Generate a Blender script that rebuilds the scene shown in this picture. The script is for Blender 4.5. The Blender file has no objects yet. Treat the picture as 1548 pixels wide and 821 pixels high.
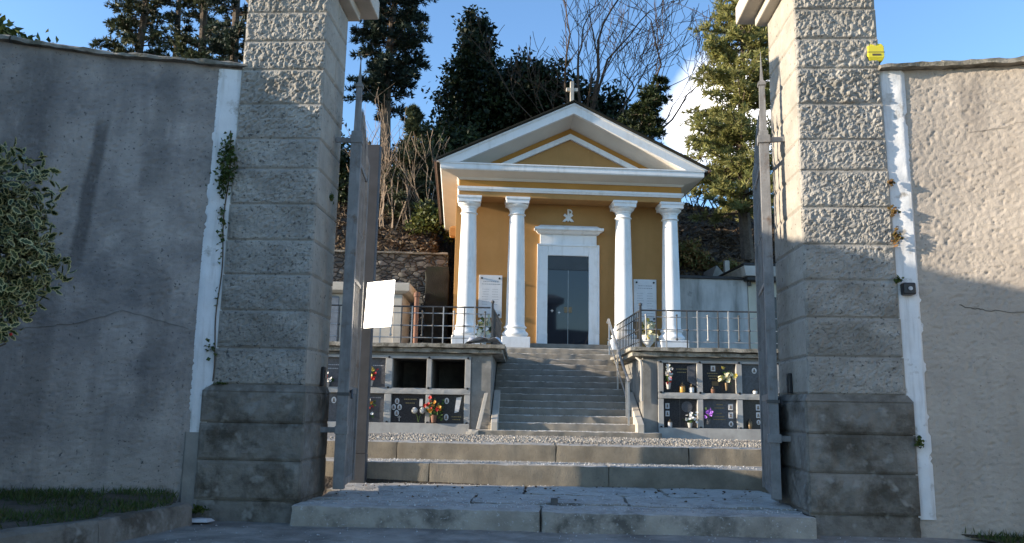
import bpy, math, random
import numpy as np
from mathutils import Vector, noise, Matrix

SC = bpy.context.scene
COL = SC.collection
R = math.radians
random.seed(7)

# ------------------------------------------------------------------ camera, frames
cam_d = bpy.data.cameras.new('camera'); cam = bpy.data.objects.new('camera', cam_d); COL.objects.link(cam)
cam_d.sensor_width = 36.0; cam_d.lens = 1215.0 / 1548.0 * 36.0
cam_d.clip_start = 0.05; cam_d.clip_end = 3000
cam.matrix_world = Matrix.Translation((0, 0, .82)) @ Matrix.Rotation(R(90 + 9.6), 4, 'X') @ Matrix.Rotation(R(1.03), 4, 'Z')
SC.camera = cam

FR = {'W': ((0, 0), 0.0), 'G': ((0, 7.0), -2.85), 'T': ((0, 15.2), -0.8)}
_a = R(3.7)
FR['C'] = ((1.2 + .18 * math.cos(_a), 19.6 + .18 * math.sin(_a)), 3.7)
def P(fr, u, v, z=0.0):
    (ox, oy), y = FR[fr]; c, s = math.cos(R(y)), math.sin(R(y))
    return Vector((ox + u * c - v * s, oy + u * s + v * c, z))

# ------------------------------------------------------------------ objects
OFF = {}
def tag(o, label=None, cat=None, group=None, kind=None):
    if label: o['label'] = label
    if cat: o['category'] = cat
    if group: o['group'] = group
    if kind: o['kind'] = kind
    return o
def thing(name, label, cat, fr, u, v, z, rot=0.0, group=None):
    o = bpy.data.objects.new(name, None); COL.objects.link(o)
    o.empty_display_size = .1
    o.location = P(fr, u, v, z); o.rotation_euler = (0, 0, R(FR[fr][1] + rot))
    OFF[o.name] = (u, v, z) if rot == 0 else (0, 0, 0)
    return tag(o, label, cat, group)
def setmesh(me, mats, smooth=False):
    for m in (mats if isinstance(mats, (list, tuple)) else [mats]): me.materials.append(m)
    if smooth:
        me.polygons.foreach_set('use_smooth', [True] * len(me.polygons)); me.set_sharp_from_angle(angle=R(36))
def bev(o, w, seg=2):
    if w:
        b = o.modifiers.new('bevel', 'BEVEL'); b.width = w; b.segments = seg; b.limit_method = 'ANGLE'; b.angle_limit = R(40)
def part(name, mb, mats, parent, bevel=0.0, smooth=False, label=None):
    root = parent
    while root.name not in OFF and root.parent: root = root.parent
    me = mb.mesh(name, OFF.get(root.name, (0, 0, 0))); setmesh(me, mats, smooth)
    o = bpy.data.objects.new(name, me); COL.objects.link(o); o.parent = parent
    bev(o, bevel)
    if label: o['label'] = label
    return o
def solo(name, label, cat, mb, mats, fr, u, v, z, rot=0.0, group=None, bevel=0.0, smooth=False, kind=None):
    me = mb.mesh(name, (u, v, z) if rot == 0 else (0, 0, 0)); setmesh(me, mats, smooth)
    o = bpy.data.objects.new(name, me); COL.objects.link(o)
    o.location = P(fr, u, v, z); o.rotation_euler = (0, 0, R(FR[fr][1] + rot))
    bev(o, bevel)
    return tag(o, label, cat, group, kind)

class MB:
    def __init__(s): s.v = []; s.f = []; s.m = []
    def add(s, vs, fs, m=0):
        b = len(s.v); s.v += [tuple(p) for p in vs]; s.f += [tuple(i + b for i in f) for f in fs]; s.m += [m] * len(fs); return s
    def box(s, x0, x1, y0, y1, z0, z1, m=0):
        return s.add([(x0, y0, z0), (x1, y0, z0), (x1, y1, z0), (x0, y1, z0), (x0, y0, z1), (x1, y0, z1), (x1, y1, z1), (x0, y1, z1)],
                     [(0, 3, 2, 1), (4, 5, 6, 7), (0, 1, 5, 4), (1, 2, 6, 5), (2, 3, 7, 6), (3, 0, 4, 7)], m)
    def hexa(s, p, m=0):   # eight corners, bottom ring then top ring
        return s.add(p, [(0, 3, 2, 1), (4, 5, 6, 7), (0, 1, 5, 4), (1, 2, 6, 5), (2, 3, 7, 6), (3, 0, 4, 7)], m)
    def loft(s, levels, m=0):  # rectangles (x0,x1,y0,y1,z)
        vs = []
        for x0, x1, y0, y1, z in levels: vs += [(x0, y0, z), (x1, y0, z), (x1, y1, z), (x0, y1, z)]
        fs = [(0, 3, 2, 1)]
        for k in range(len(levels) - 1):
            a = 4 * k
            for i in range(4): fs.append((a + i, a + (i + 1) % 4, a + 4 + (i + 1) % 4, a + 4 + i))
        a = 4 * (len(levels) - 1); fs.append((a, a + 1, a + 2, a + 3))
        return s.add(vs, fs, m)
    def prism(s, poly, y0, y1, m=0):  # polygon in x,z (counter-clockwise from the front), run along y
        n = len(poly); vs = [(x, y0, z) for x, z in poly] + [(x, y1, z) for x, z in poly]
        fs = [tuple(range(n)), tuple(range(2 * n - 1, n - 1, -1))]
        for i in range(n): j = (i + 1) % n; fs.append((i, i + n, j + n, j))
        return s.add(vs, fs, m)
    def tube(s, pts, rad, n=6, m=0, cap=True):
        pts = [Vector(p) for p in pts]; k = len(pts)
        rr = rad if isinstance(rad, (list, tuple)) else [rad] * k
        vs = []; up = None
        for i, p in enumerate(pts):
            d = (pts[min(i + 1, k - 1)] - pts[max(i - 1, 0)])
            if d.length < 1e-9: d = Vector((0, 0, 1))
            d.normalize()
            if up is None: up = Vector((0, 0, 1)) if abs(d.z) < .9 else Vector((0, 1, 0))
            a = d.cross(up); a.normalize(); b = a.cross(d)
            up = b
            for j in range(n):
                t = 2 * math.pi * j / n; vs.append(p + (a * math.cos(t) + b * math.sin(t)) * rr[i])
        fs = []
        for i in range(k - 1):
            for j in range(n):
                q = (j + 1) % n; fs.append((i * n + j, i * n + q, (i + 1) * n + q, (i + 1) * n + j))
        if cap: fs += [tuple(range(n - 1, -1, -1)), tuple(range((k - 1) * n, k * n))]
        return s.add(vs, fs, m)
    def lathe(s, prof, cx, cy, n=28, m=0):   # (r, z) pairs
        vs = []
        for r, z in prof:
            for j in range(n): t = 2 * math.pi * j / n; vs.append((cx + r * math.cos(t), cy + r * math.sin(t), z))
        fs = [tuple(range(n - 1, -1, -1))]
        for i in range(len(prof) - 1):
            for j in range(n): q = (j + 1) % n; fs.append((i * n + j, i * n + q, (i + 1) * n + q, (i + 1) * n + j))
        fs.append(tuple(range((len(prof) - 1) * n, len(prof) * n)))
        return s.add(vs, fs, m)
    def ball(s, c, r, n=8, k=5, sz=1.0, m=0):
        return s.lathe([(max(1e-4, r * math.sin(math.pi * i / k)), c[2] - r * sz * math.cos(math.pi * i / k)) for i in range(k + 1)], c[0], c[1], n, m)
    def rough(s, x0, x1, y0, y1, z0, z1, res=.06, amp=.008, freq=6, seed=0, m=0):   # a hewn block: gridded box, edges worn by noise
        nx, ny, nz = (max(1, int(round((b - a) / res))) for a, b in ((x0, x1), (y0, y1), (z0, z1)))
        idx = {}; vs = []
        def vid(i, j, k):
            key = (i, j, k)
            if key not in idx:
                p = Vector((x0 + (x1 - x0) * i / nx, y0 + (y1 - y0) * j / ny, z0 + (z1 - z0) * k / nz))
                q = (p + Vector((seed * 3.1, seed * 7.7, 0))) * freq
                d = noise.noise_vector(q) * amp + noise.noise_vector(q * 3.3) * amp * .4
                e = sum(1 for a, n in ((i, nx), (j, ny), (k, nz)) if a in (0, n))
                if e >= 2:   # pull edges in
                    c = Vector(((x0 + x1) / 2, (y0 + y1) / 2, (z0 + z1) / 2)); w = amp * (.4 + .9 * abs(noise.noise(q * 1.7)))
                    for ax, (a, n) in enumerate(((i, nx), (j, ny), (k, nz))):
                        if a in (0, n): d[ax] += w if a == 0 else -w
                idx[key] = len(vs); vs.append(p + d)
            return idx[key]
        fs = []
        for i in range(nx):
            for j in range(ny):
                fs.append((vid(i, j, nz), vid(i + 1, j, nz), vid(i + 1, j + 1, nz), vid(i, j + 1, nz)))
                fs.append((vid(i, j, 0), vid(i, j + 1, 0), vid(i + 1, j + 1, 0), vid(i + 1, j, 0)))
            for k in range(nz):
                fs.append((vid(i, 0, k), vid(i + 1, 0, k), vid(i + 1, 0, k + 1), vid(i, 0, k + 1)))
                fs.append((vid(i, ny, k), vid(i, ny, k + 1), vid(i + 1, ny, k + 1), vid(i + 1, ny, k)))
        for j in range(ny):
            for k in range(nz):
                fs.append((vid(0, j, k), vid(0, j, k + 1), vid(0, j + 1, k + 1), vid(0, j + 1, k)))
                fs.append((vid(nx, j, k), vid(nx, j + 1, k), vid(nx, j + 1, k + 1), vid(nx, j, k + 1)))
        return s.add(vs, fs, m)
    def mesh(s, name, off=(0, 0, 0)):
        me = bpy.data.meshes.new(name)
        me.from_pydata([(a - off[0], b - off[1], c - off[2]) for a, b, c in s.v], [], s.f)
        if any(s.m): me.polygons.foreach_set('material_index', s.m)
        me.update(); return me

def npmesh(name, V, F, mi=None):
    me = bpy.data.meshes.new(name); V = np.asarray(V, np.float32); F = np.asarray(F, np.int32); k = F.shape[1]
    me.vertices.add(len(V)); me.vertices.foreach_set('co', V.ravel())
    me.loops.add(F.size); me.loops.foreach_set('vertex_index', F.ravel())
    me.polygons.add(len(F)); me.polygons.foreach_set('loop_start', np.arange(0, F.size, k, dtype=np.int32))
    if mi is not None: me.polygons.foreach_set('material_index', np.asarray(mi, np.int32))
    me.update(calc_edges=True); return me
def npobj(name, V, F, mats, parent=None, mi=None, loc=None):
    me = npmesh(name, V, F, mi); setmesh(me, mats)
    o = bpy.data.objects.new(name, me); COL.objects.link(o)
    if parent: o.parent = parent
    if loc is not None: o.location = loc
    return o

# ------------------------------------------------------------------ materials
def nodes(name):
    m = bpy.data.materials.new(name); m.use_nodes = True; nt = m.node_tree
    return m, nt, nt.nodes['Principled BSDF']
def ramp(nt, stops):
    r = nt.nodes.new('ShaderNodeValToRGB'); e = r.color_ramp.elements
    while len(e) < len(stops): e.new(.5)
    for i, (p, c) in enumerate(stops):
        e[i].position = p; e[i].color = (*c, 1) if len(c) == 3 else c
    return r
def tex(nt, kind, scale, detail=5, rough=.6, vec=None, **kw):
    n = nt.nodes.new('ShaderNodeTex' + kind); n.inputs['Scale'].default_value = scale
    if kind == 'Noise': n.inputs['Detail'].default_value = detail; n.inputs['Roughness'].default_value = rough
    if vec: nt.links.new(vec, n.inputs['Vector'])
    return n
def mapped(nt, sc=(1, 1, 1), rot=(0, 0, 0)):
    c = nt.nodes.new('ShaderNodeTexCoord'); mp = nt.nodes.new('ShaderNodeMapping')
    mp.inputs['Scale'].default_value = sc; mp.inputs['Rotation'].default_value = rot
    nt.links.new(c.outputs['Object'], mp.inputs['Vector']); return mp.outputs['Vector']
def mix(nt, a, b, fac, mode='MIX'):
    x = nt.nodes.new('ShaderNodeMix'); x.data_type = 'RGBA'; x.blend_type = mode
    for sock, val in ((6, a), (7, b), (0, fac)):
        if hasattr(val, 'type') and hasattr(val, 'links'): nt.links.new(val, x.inputs[sock])
        elif sock == 0: x.inputs[0].default_value = val
        else: x.inputs[sock].default_value = (*val, 1)
    return x.outputs[2]
def mat(name, c1, c2, scale=4.0, rough=.85, bump=.3, bscale=40.0, bdist=.01, speck=None, streak=None, patch=None, metal=0.0, spec=None, coat=0.0, lohi=(.35, .65)):
    m, nt, b = nodes(name); L = nt.links; v = mapped(nt)
    n = tex(nt, 'Noise', scale, 7, .62, v)
    col = ramp(nt, [(lohi[0], c1), (lohi[1], c2)]); L.new(n.outputs['Fac'], col.inputs[0]); col = col.outputs[0]
    if patch:      # (colour, scale, lo, hi)
        pn = tex(nt, 'Noise', patch[1], 8, .68, v); r = ramp(nt, [(patch[2], (0, 0, 0)), (patch[3], (1, 1, 1))]); L.new(pn.outputs['Fac'], r.inputs[0])
        col = mix(nt, col, patch[0], r.outputs[0])
    if streak:     # (colour, (sx,sy,sz), lo, hi) runs of dirt down a face
        sv = mapped(nt, streak[1]); sn = tex(nt, 'Noise', 1.0, 5, .6, sv); r = ramp(nt, [(streak[2], (0, 0, 0)), (streak[3], (1, 1, 1))]); L.new(sn.outputs['Fac'], r.inputs[0])
        col = mix(nt, col, streak[0], r.outputs[0])
    if speck:      # (colour, scale, lo, hi)
        pn = tex(nt, 'Noise', speck[1], 2, .5, v); r = ramp(nt, [(speck[2], (0, 0, 0)), (speck[3], (1, 1, 1))]); L.new(pn.outputs['Fac'], r.inputs[0])
        col = mix(nt, col, speck[0], r.outputs[0])
    L.new(col, b.inputs['Base Color'])
    b.inputs['Roughness'].default_value = rough; b.inputs['Metallic'].default_value = metal
    if spec is not None: b.inputs['Specular IOR Level'].default_value = spec
    if coat: b.inputs['Coat Weight'].default_value = coat; b.inputs['Coat Roughness'].default_value = .1
    if bump:
        bn = tex(nt, 'Noise', bscale, 4, .6, v); bp = nt.nodes.new('ShaderNodeBump')
        bp.inputs['Strength'].default_value = bump; bp.inputs['Distance'].default_value = bdist
        L.new(bn.outputs['Fac'], bp.inputs['Height']); L.new(bp.outputs[0], b.inputs['Normal'])
    return m
def leafmat(name, cols, trans=.25, rough=.55):
    m, nt, b = nodes(name); L = nt.links
    g = nt.nodes.new('ShaderNodeNewGeometry'); k = len(cols)
    r = ramp(nt, [(i / max(1, k - 1), c) for i, c in enumerate(cols)]); L.new(g.outputs['Random Per Island'], r.inputs[0])
    n = tex(nt, 'Noise', .9, 3, .6, mapped(nt)); hs = nt.nodes.new('ShaderNodeHueSaturation')
    mr = nt.nodes.new('ShaderNodeMapRange'); mr.inputs['From Min'].default_value = .3; mr.inputs['From Max'].default_value = .7
    mr.inputs['To Min'].default_value = .6; mr.inputs['To Max'].default_value = 1.35
    L.new(n.outputs['Fac'], mr.inputs['Value']); L.new(mr.outputs[0], hs.inputs['Value']); L.new(r.outputs[0], hs.inputs['Color'])
    L.new(hs.outputs[0], b.inputs['Base Color']); b.inputs['Roughness'].default_value = rough; b.inputs['Specular IOR Level'].default_value = .3
    t = nt.nodes.new('ShaderNodeBsdfTranslucent'); L.new(hs.outputs[0], t.inputs['Color'])
    ms = nt.nodes.new('ShaderNodeMixShader'); ms.inputs[0].default_value = trans
    L.new(b.outputs[0], ms.inputs[1]); L.new(t.outputs[0], ms.inputs[2]); L.new(ms.outputs[0], nt.nodes['Material Output'].inputs['Surface'])
    return m
def plain(name, c, rough=.6, metal=0.0, spec=None, coat=0.0, var=.18):
    return mat(name, tuple(x * (1 - var) for x in c), tuple(min(1, x * (1 + var)) for x in c), 9, rough, .08, 60, .004, metal=metal, spec=spec, coat=coat)

M = {}
M['pillar'] = mat('bush_hammered_stone', (.26, .243, .213), (.385, .358, .313), 3.2, .92, .6, 90, .012, speck=((.10, .094, .085), 34, .60, .70), streak=((.17, .152, .122), (1.3, 1.3, 3.1), .50, .72), patch=((.185, .172, .15), 2.2, .52, .72))
M['plinth'] = mat('weathered_plinth_stone', (.14, .126, .104), (.235, .212, .18), 3.4, .92, .6, 40, .014, patch=((.075, .064, .048), 2.6, .46, .62), speck=((.25, .235, .205), 9, .60, .72))
M['inner_stone'] = mat('dressed_jamb_stone', (.27, .245, .205), (.37, .335, .28), 4, .9, .35, 55, .008, speck=((.11, .098, .08), 26, .66, .74))
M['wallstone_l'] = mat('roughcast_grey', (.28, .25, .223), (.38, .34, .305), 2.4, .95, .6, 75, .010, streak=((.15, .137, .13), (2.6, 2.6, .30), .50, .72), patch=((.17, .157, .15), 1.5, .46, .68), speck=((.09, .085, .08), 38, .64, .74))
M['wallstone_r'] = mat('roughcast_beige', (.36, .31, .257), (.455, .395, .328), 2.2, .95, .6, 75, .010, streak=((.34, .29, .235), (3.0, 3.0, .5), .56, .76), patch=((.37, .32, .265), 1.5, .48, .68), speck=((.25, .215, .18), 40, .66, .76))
def runs(m, marks):   # dark water runs with a place of their own: (x at z=0, slope, half width, z low, z high, strength) in the wall's coordinates
    nt = m.node_tree; b = nt.nodes['Principled BSDF']; L = nt.links
    src = b.inputs['Base Color'].links[0].from_socket; tcn = nt.nodes.new('ShaderNodeTexCoord'); sp = nt.nodes.new('ShaderNodeSeparateXYZ'); L.new(tcn.outputs['Object'], sp.inputs[0])
    ns = tex(nt, 'Noise', 7, 6, .7, mapped(nt, (1.4, 1.4, .5))); wb_ = tex(nt, 'Noise', 3.0, 4, .6, mapped(nt))
    def mth(op, a, b2=None, c=None):
        n = nt.nodes.new('ShaderNodeMath'); n.operation = op
        for i, q in enumerate((a, b2, c)):
            if q is None: continue
            if hasattr(q, 'links'): L.new(q, n.inputs[i])
            else: n.inputs[i].default_value = q
        return n.outputs[0]
    def ss(x, a, b2):
        n = nt.nodes.new('ShaderNodeMapRange'); n.interpolation_type = 'SMOOTHSTEP'; L.new(x, n.inputs[0]); n.inputs[1].default_value = a; n.inputs[2].default_value = b2; return n.outputs[0]
    for x0, k, hw, z0, z1, st in marks:
        c = mth('MULTIPLY_ADD', sp.outputs[2], k, x0); wob = mth('MULTIPLY_ADD', wb_.outputs['Fac'], hw * 1.6, -hw * .8)
        d = mth('ABSOLUTE', mth('ADD', mth('SUBTRACT', sp.outputs[0], c), wob))
        f = mth('MULTIPLY', ss(d, hw * 1.5, hw * .55), mth('MULTIPLY', ss(sp.outputs[2], z0, z0 + .5), ss(sp.outputs[2], z1, z1 - .25)))
        f = mth('MULTIPLY', mth('MULTIPLY', f, ss(ns.outputs['Fac'], .22, .50)), st)
        src = mix(nt, src, (.07, .064, .062), f)
    L.new(src, b.inputs['Base Color'])
runs(M['wallstone_l'], [(-1.27, .075, .055, 1.9, 3.62, .75), (-1.80, .06, .20, 2.4, 4.2, .55), (-.68, .05, .10, 2.6, 4.1, .35), (-1.36, .03, .10, .3, 2.4, .45), (-.43, .02, .09, .6, 2.2, .35)])
runs(M['wallstone_r'], [(.35, .0, .10, 3.2, 4.1, .35)])
M['coping'] = mat('coping_stone', (.16, .145, .12), (.30, .275, .23), 5, .95, .7, 30, .015, patch=((.09, .085, .06), 6, .5, .65))
M['white_band'] = mat('whitewash', (.62, .62, .61), (.76, .76, .75), 3, .9, .35, 45, .006, patch=((.36, .33, .285), 4.6, .565, .66), streak=((.46, .445, .42), (14, 14, 1.2), .52, .76))
M['pave'] = mat('pavement_asphalt', (.22, .20, .175), (.36, .335, .295), 3, .95, .7, 90, .01, speck=((.27, .265, .255), 40, .6, .74), patch=((.15, .138, .12), 2.2, .46, .64))
M['thresh'] = mat('threshold_stone', (.25, .228, .192), (.39, .358, .305), 3, .92, .6, 60, .01, speck=((.42, .42, .41), 45, .63, .75), patch=((.105, .097, .083), 2.4, .5, .66))
M['step'] = mat('concrete_step', (.17, .145, .11), (.27, .235, .18), 3.5, .92, .5, 70, .008, speck=((.14, .125, .11), 50, .62, .74), streak=((.16, .145, .12), (6, 6, 1.4), .55, .72))
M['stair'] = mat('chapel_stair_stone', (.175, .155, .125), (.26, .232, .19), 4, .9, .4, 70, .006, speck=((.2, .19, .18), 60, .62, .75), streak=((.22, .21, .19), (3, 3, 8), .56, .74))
M['gravel_base'] = mat('gravel_bed', (.17, .155, .135), (.28, .255, .225), 30, .95, .9, 60, .03)
M['gravel'] = leafmat('gravel_stones', [(.15, .135, .115), (.33, .30, .26), (.22, .20, .17), (.44, .41, .36)], .0, .9)
M['grit'] = leafmat('salt_grit', [(.36, .36, .36), (.6, .6, .6)], .0, .8)
M['concrete'] = mat('grey_concrete', (.18, .17, .15), (.29, .275, .245), 3, .9, .4, 50, .006, streak=((.16, .155, .145), (4, 4, .6), .52, .72), patch=((.36, .345, .315), 4, .60, .74))
M['slab'] = mat('mossy_slab', (.20, .18, .145), (.36, .33, .275), 5, .95, .6, 35, .014, patch=((.10, .09, .065), 4.5, .48, .62), speck=((.45, .43, .38), 30, .66, .78))
M['frame_stone'] = mat('niche_frame_stone', (.29, .28, .26), (.40, .39, .365), 4, .7, .2, 50, .004, streak=((.30, .29, .28), (5, 5, 1), .58, .76))
M['granite'] = mat('dark_granite', (.018, .018, .02), (.05, .05, .053), 40, .22, .0, speck=((.09, .09, .095), 130, .64, .72), spec=.5)
M['granite_grey'] = mat('grey_granite', (.06, .063, .07), (.105, .108, .118), 30, .3, .0, speck=((.17, .17, .18), 120, .62, .72))
M['niche_dark'] = mat('bare_niche_cement', (.10, .095, .085), (.17, .16, .145), 6, .95, .4, 40, .006)
M['ochre'] = mat('ochre_plaster', (.385, .202, .064), (.45, .24, .08), 1.3, .88, .18, 70, .004, patch=((.385, .20, .06), 1.9, .48, .70), streak=((.36, .19, .06), (3.2, 3.2, .35), .55, .78), speck=((.47, .28, .11), 14, .68, .8))
M['ochre_dark'] = mat('ochre_plaster_brown', (.40, .185, .035), (.46, .22, .045), 1.5, .88, .18, 70, .004)
M['white'] = mat('white_paint', (.77, .76, .74), (.83, .82, .80), 2, .75, .12, 60, .003, streak=((.58, .555, .51), (5, 5, .6), .54, .8), patch=((.68, .66, .62), 3.5, .52, .75))
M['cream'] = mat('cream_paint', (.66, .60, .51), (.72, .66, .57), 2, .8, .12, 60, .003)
M['roof'] = mat('dark_roof_sheet', (.016, .016, .012), (.034, .032, .024), 3, .9, .3, 20, .01, spec=.15)
M['gutter'] = plain('brown_gutter', (.10, .06, .045), .5, .2)
M['glass'] = mat('dark_door_glass', (.010, .013, .020), (.013, .016, .024), 1, .04, .0, spec=.75)
M['transom'] = mat('smoked_transom', (.02, .021, .024), (.03, .03, .034), 3, .25, .0)
M['steel'] = mat('brushed_steel', (.42, .42, .42), (.55, .55, .55), 8, .38, .05, 80, .002, metal=.8)
M['bronze'] = plain('bronze', (.20, .145, .085), .45, .7)
M['marble'] = mat('white_marble', (.70, .70, .70), (.80, .80, .80), 3, .45, .0, streak=((.62, .62, .63), (2, 2, 5), .55, .8))
M['letter'] = plain('grey_lettering', (.40, .40, .41), .7)
M['gold'] = plain('gold_lettering', (.36, .27, .12), .4, .6)
M['stud'] = plain('dark_stud', (.03, .03, .032), .4, .5)
M['gate'] = mat('grey_gate_paint', (.16, .155, .15), (.25, .243, .235), 6, .5, .3, 70, .004, patch=((.13, .085, .055), 7, .55, .70), streak=((.11, .105, .10), (12, 12, 1.5), .5, .72), spec=.45)
M['post'] = mat('grey_post_paint', (.04, .043, .05), (.06, .064, .074), 5, .5, .1, 60, .003, streak=((.07, .07, .08), (9, 9, .8), .55, .75))
M['iron'] = mat('wrought_iron', (.05, .05, .05), (.09, .088, .085), 14, .5, .2, 60, .003, metal=.3, patch=((.12, .09, .065), 9, .6, .72))
M['paleiron'] = mat('pale_iron', (.34, .335, .32), (.46, .45, .43), 14, .5, .2, 60, .003, metal=.3)
M['rust'] = plain('rusty_iron', (.15, .075, .035), .8, .2)
M['yellow'] = mat('yellow_beacon_plastic', (.72, .60, .03), (.80, .68, .045), 6, .3, .0, coat=.3)
M['black'] = plain('black_plastic', (.018, .018, .02), .4)
M['lens'] = plain('grey_button', (.45, .45, .46), .3)
M['mirror'] = mat('polished_metal_plate', (.86, .85, .83), (.93, .92, .90), 4, .52, .0, metal=1.0)
M['tomb'] = mat('beige_tomb_stone', (.40, .36, .30), (.52, .47, .40), 3, .85, .2, 50, .005, streak=((.30, .27, .23), (3, 3, .6), .56, .76))
M['slate'] = plain('blue_grey_panel', (.13, .15, .18), .45)
M['terracotta'] = plain('terracotta', (.20, .095, .06), .8)
M['whitewall'] = mat('stained_white_wall', (.46, .45, .43), (.56, .55, .53), 2, .9, .2, 50, .005, streak=((.24, .24, .225), (2.6, 2.6, .5), .46, .70), patch=((.12, .125, .11), 1.8, .60, .74))
M['creamwall'] = mat('cream_annex_wall', (.50, .47, .38), (.58, .55, .45), 2, .9, .2, 50, .005)
M['tar'] = plain('tar_edge', (.025, .025, .027), .6)
M['bark'] = mat('bark', (.07, .052, .038), (.14, .105, .075), 6, .95, .9, 18, .03)
M['bark_dark'] = mat('dark_bark', (.028, .022, .02), (.06, .048, .04), 6, .95, .6, 18, .02)
M['bark_brown'] = mat('brown_bark', (.045, .03, .02), (.085, .058, .038), 6, .95, .6, 18, .02)
M['twig'] = mat('pale_twigs', (.16, .115, .08), (.28, .21, .15), 3, .9, .0)
M['earth'] = mat('leaf_litter_slope', (.036, .027, .019), (.085, .062, .043), 1.6, .97, 1.0, 9, .12, speck=((.15, .11, .075), 9, .6, .72), patch=((.025, .03, .014), 1.1, .55, .7))
M['soil'] = mat('bare_soil', (.06, .05, .038), (.11, .09, .07), 8, .97, .9, 30, .03)
M['ptn_portrait'] = mat('portrait_enamel', (.55, .55, .54), (.72, .71, .70), 12, .25, .0)
M['ptn_photo'] = mat('portrait_photo', (.08, .07, .065), (.32, .25, .21), 26, .25, .0)
M['red'] = leafmat('red_petals', [(.42, .02, .015), (.55, .05, .03), (.45, .03, .05)], .2)
M['yel'] = leafmat('yellow_petals', [(.75, .55, .05), (.80, .68, .22), (.62, .38, .03)], .2)
M['wht'] = leafmat('white_petals', [(.74, .73, .70), (.80, .80, .78)], .2)
M['crm'] = leafmat('cream_petals', [(.72, .66, .42), (.78, .74, .55), (.62, .55, .30)], .2)
M['pur'] = leafmat('purple_petals', [(.25, .08, .45), (.36, .16, .60)], .2)
M['org'] = leafmat('orange_petals', [(.62, .22, .03), (.70, .34, .05)], .2)
M['lf'] = leafmat('bouquet_leaves', [(.03, .07, .02), (.07, .13, .03), (.05, .09, .03)], .25)
M['ivy'] = leafmat('ivy_leaves', [(.03, .06, .015), (.075, .11, .025), (.11, .12, .03)], .25)
M['ivy_dry'] = leafmat('dry_weeds', [(.12, .09, .03), (.20, .12, .04), (.09, .10, .03), (.25, .12, .05)], .25)
M['grass'] = leafmat('grass_blades', [(.035, .07, .014), (.065, .11, .025), (.12, .11, .045)], .3)
M['holly'] = leafmat('holly_leaf', [(.018, .032, .012), (.035, .055, .018), (.05, .07, .03)], .15, .35)
M['holly_rim'] = leafmat('holly_leaf_margin', [(.30, .29, .12), (.44, .40, .20)], .2, .4)
M['berry'] = plain('holly_berry', (.38, .015, .012), .25)
M['spruce'] = leafmat('spruce_needles', [(.028, .042, .022), (.06, .075, .038), (.10, .11, .055), (.045, .06, .03)], .15)
M['pine'] = leafmat('pine_needles', [(.012, .024, .018), (.024, .04, .026), (.045, .06, .035)], .15)
M['cedar'] = leafmat('sunlit_conifer_needles', [(.13, .15, .05), (.25, .255, .085), (.33, .30, .11), (.19, .215, .085)], .4)
M['ever'] = leafmat('dark_evergreen_leaves', [(.008, .016, .007), (.016, .029, .011), (.03, .048, .018)], .12)
M['ever2'] = leafmat('evergreen_leaves', [(.012, .022, .008), (.026, .042, .013), (.055, .07, .022)], .15)
M['bush'] = leafmat('yellow_green_leaves', [(.05, .07, .018), (.10, .12, .03), (.17, .16, .045)], .3)
M['litter'] = leafmat('dead_leaves', [(.04, .026, .016), (.10, .066, .042), (.17, .125, .08), (.06, .042, .026)], .1, .9)
M['bracken'] = leafmat('rusty_bracken', [(.16, .085, .03), (.24, .14, .05), (.10, .11, .03), (.20, .18, .06)], .2, .8)
M['ivytwig'] = leafmat('pink_buds', [(.20, .11, .07), (.28, .16, .10)], .2, .8)
M['cloth'] = mat('crumpled_sheet', (.40, .41, .45), (.52, .53, .57), 5, .6, .2, 30, .01)
M['paper'] = plain('pale_flake', (.42, .43, .45), .8)

def lit_tops(m, c, lo=.35, hi=.9, amt=.8):   # light on upward faces painted into the colour, along with pale grit
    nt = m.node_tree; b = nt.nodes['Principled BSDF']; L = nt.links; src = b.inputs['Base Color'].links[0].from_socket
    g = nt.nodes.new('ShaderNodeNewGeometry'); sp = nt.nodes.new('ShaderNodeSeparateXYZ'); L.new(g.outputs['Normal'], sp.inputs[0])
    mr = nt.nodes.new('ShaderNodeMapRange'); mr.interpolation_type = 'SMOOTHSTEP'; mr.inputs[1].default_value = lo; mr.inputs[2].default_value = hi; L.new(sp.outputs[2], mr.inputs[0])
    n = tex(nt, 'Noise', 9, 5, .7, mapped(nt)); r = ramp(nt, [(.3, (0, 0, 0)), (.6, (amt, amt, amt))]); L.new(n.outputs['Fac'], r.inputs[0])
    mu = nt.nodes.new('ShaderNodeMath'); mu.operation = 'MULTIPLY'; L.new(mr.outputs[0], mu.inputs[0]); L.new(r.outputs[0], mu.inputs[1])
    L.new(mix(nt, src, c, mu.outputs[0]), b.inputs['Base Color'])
lit_tops(M['stair'], (.66, .61, .53), .2, .6, 1.0); lit_tops(M['step'], (.50, .47, .42)); lit_tops(M['thresh'], (.52, .50, .47), .5, .95, .6)  # paler tops over darker risers stand in for light from above
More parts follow.
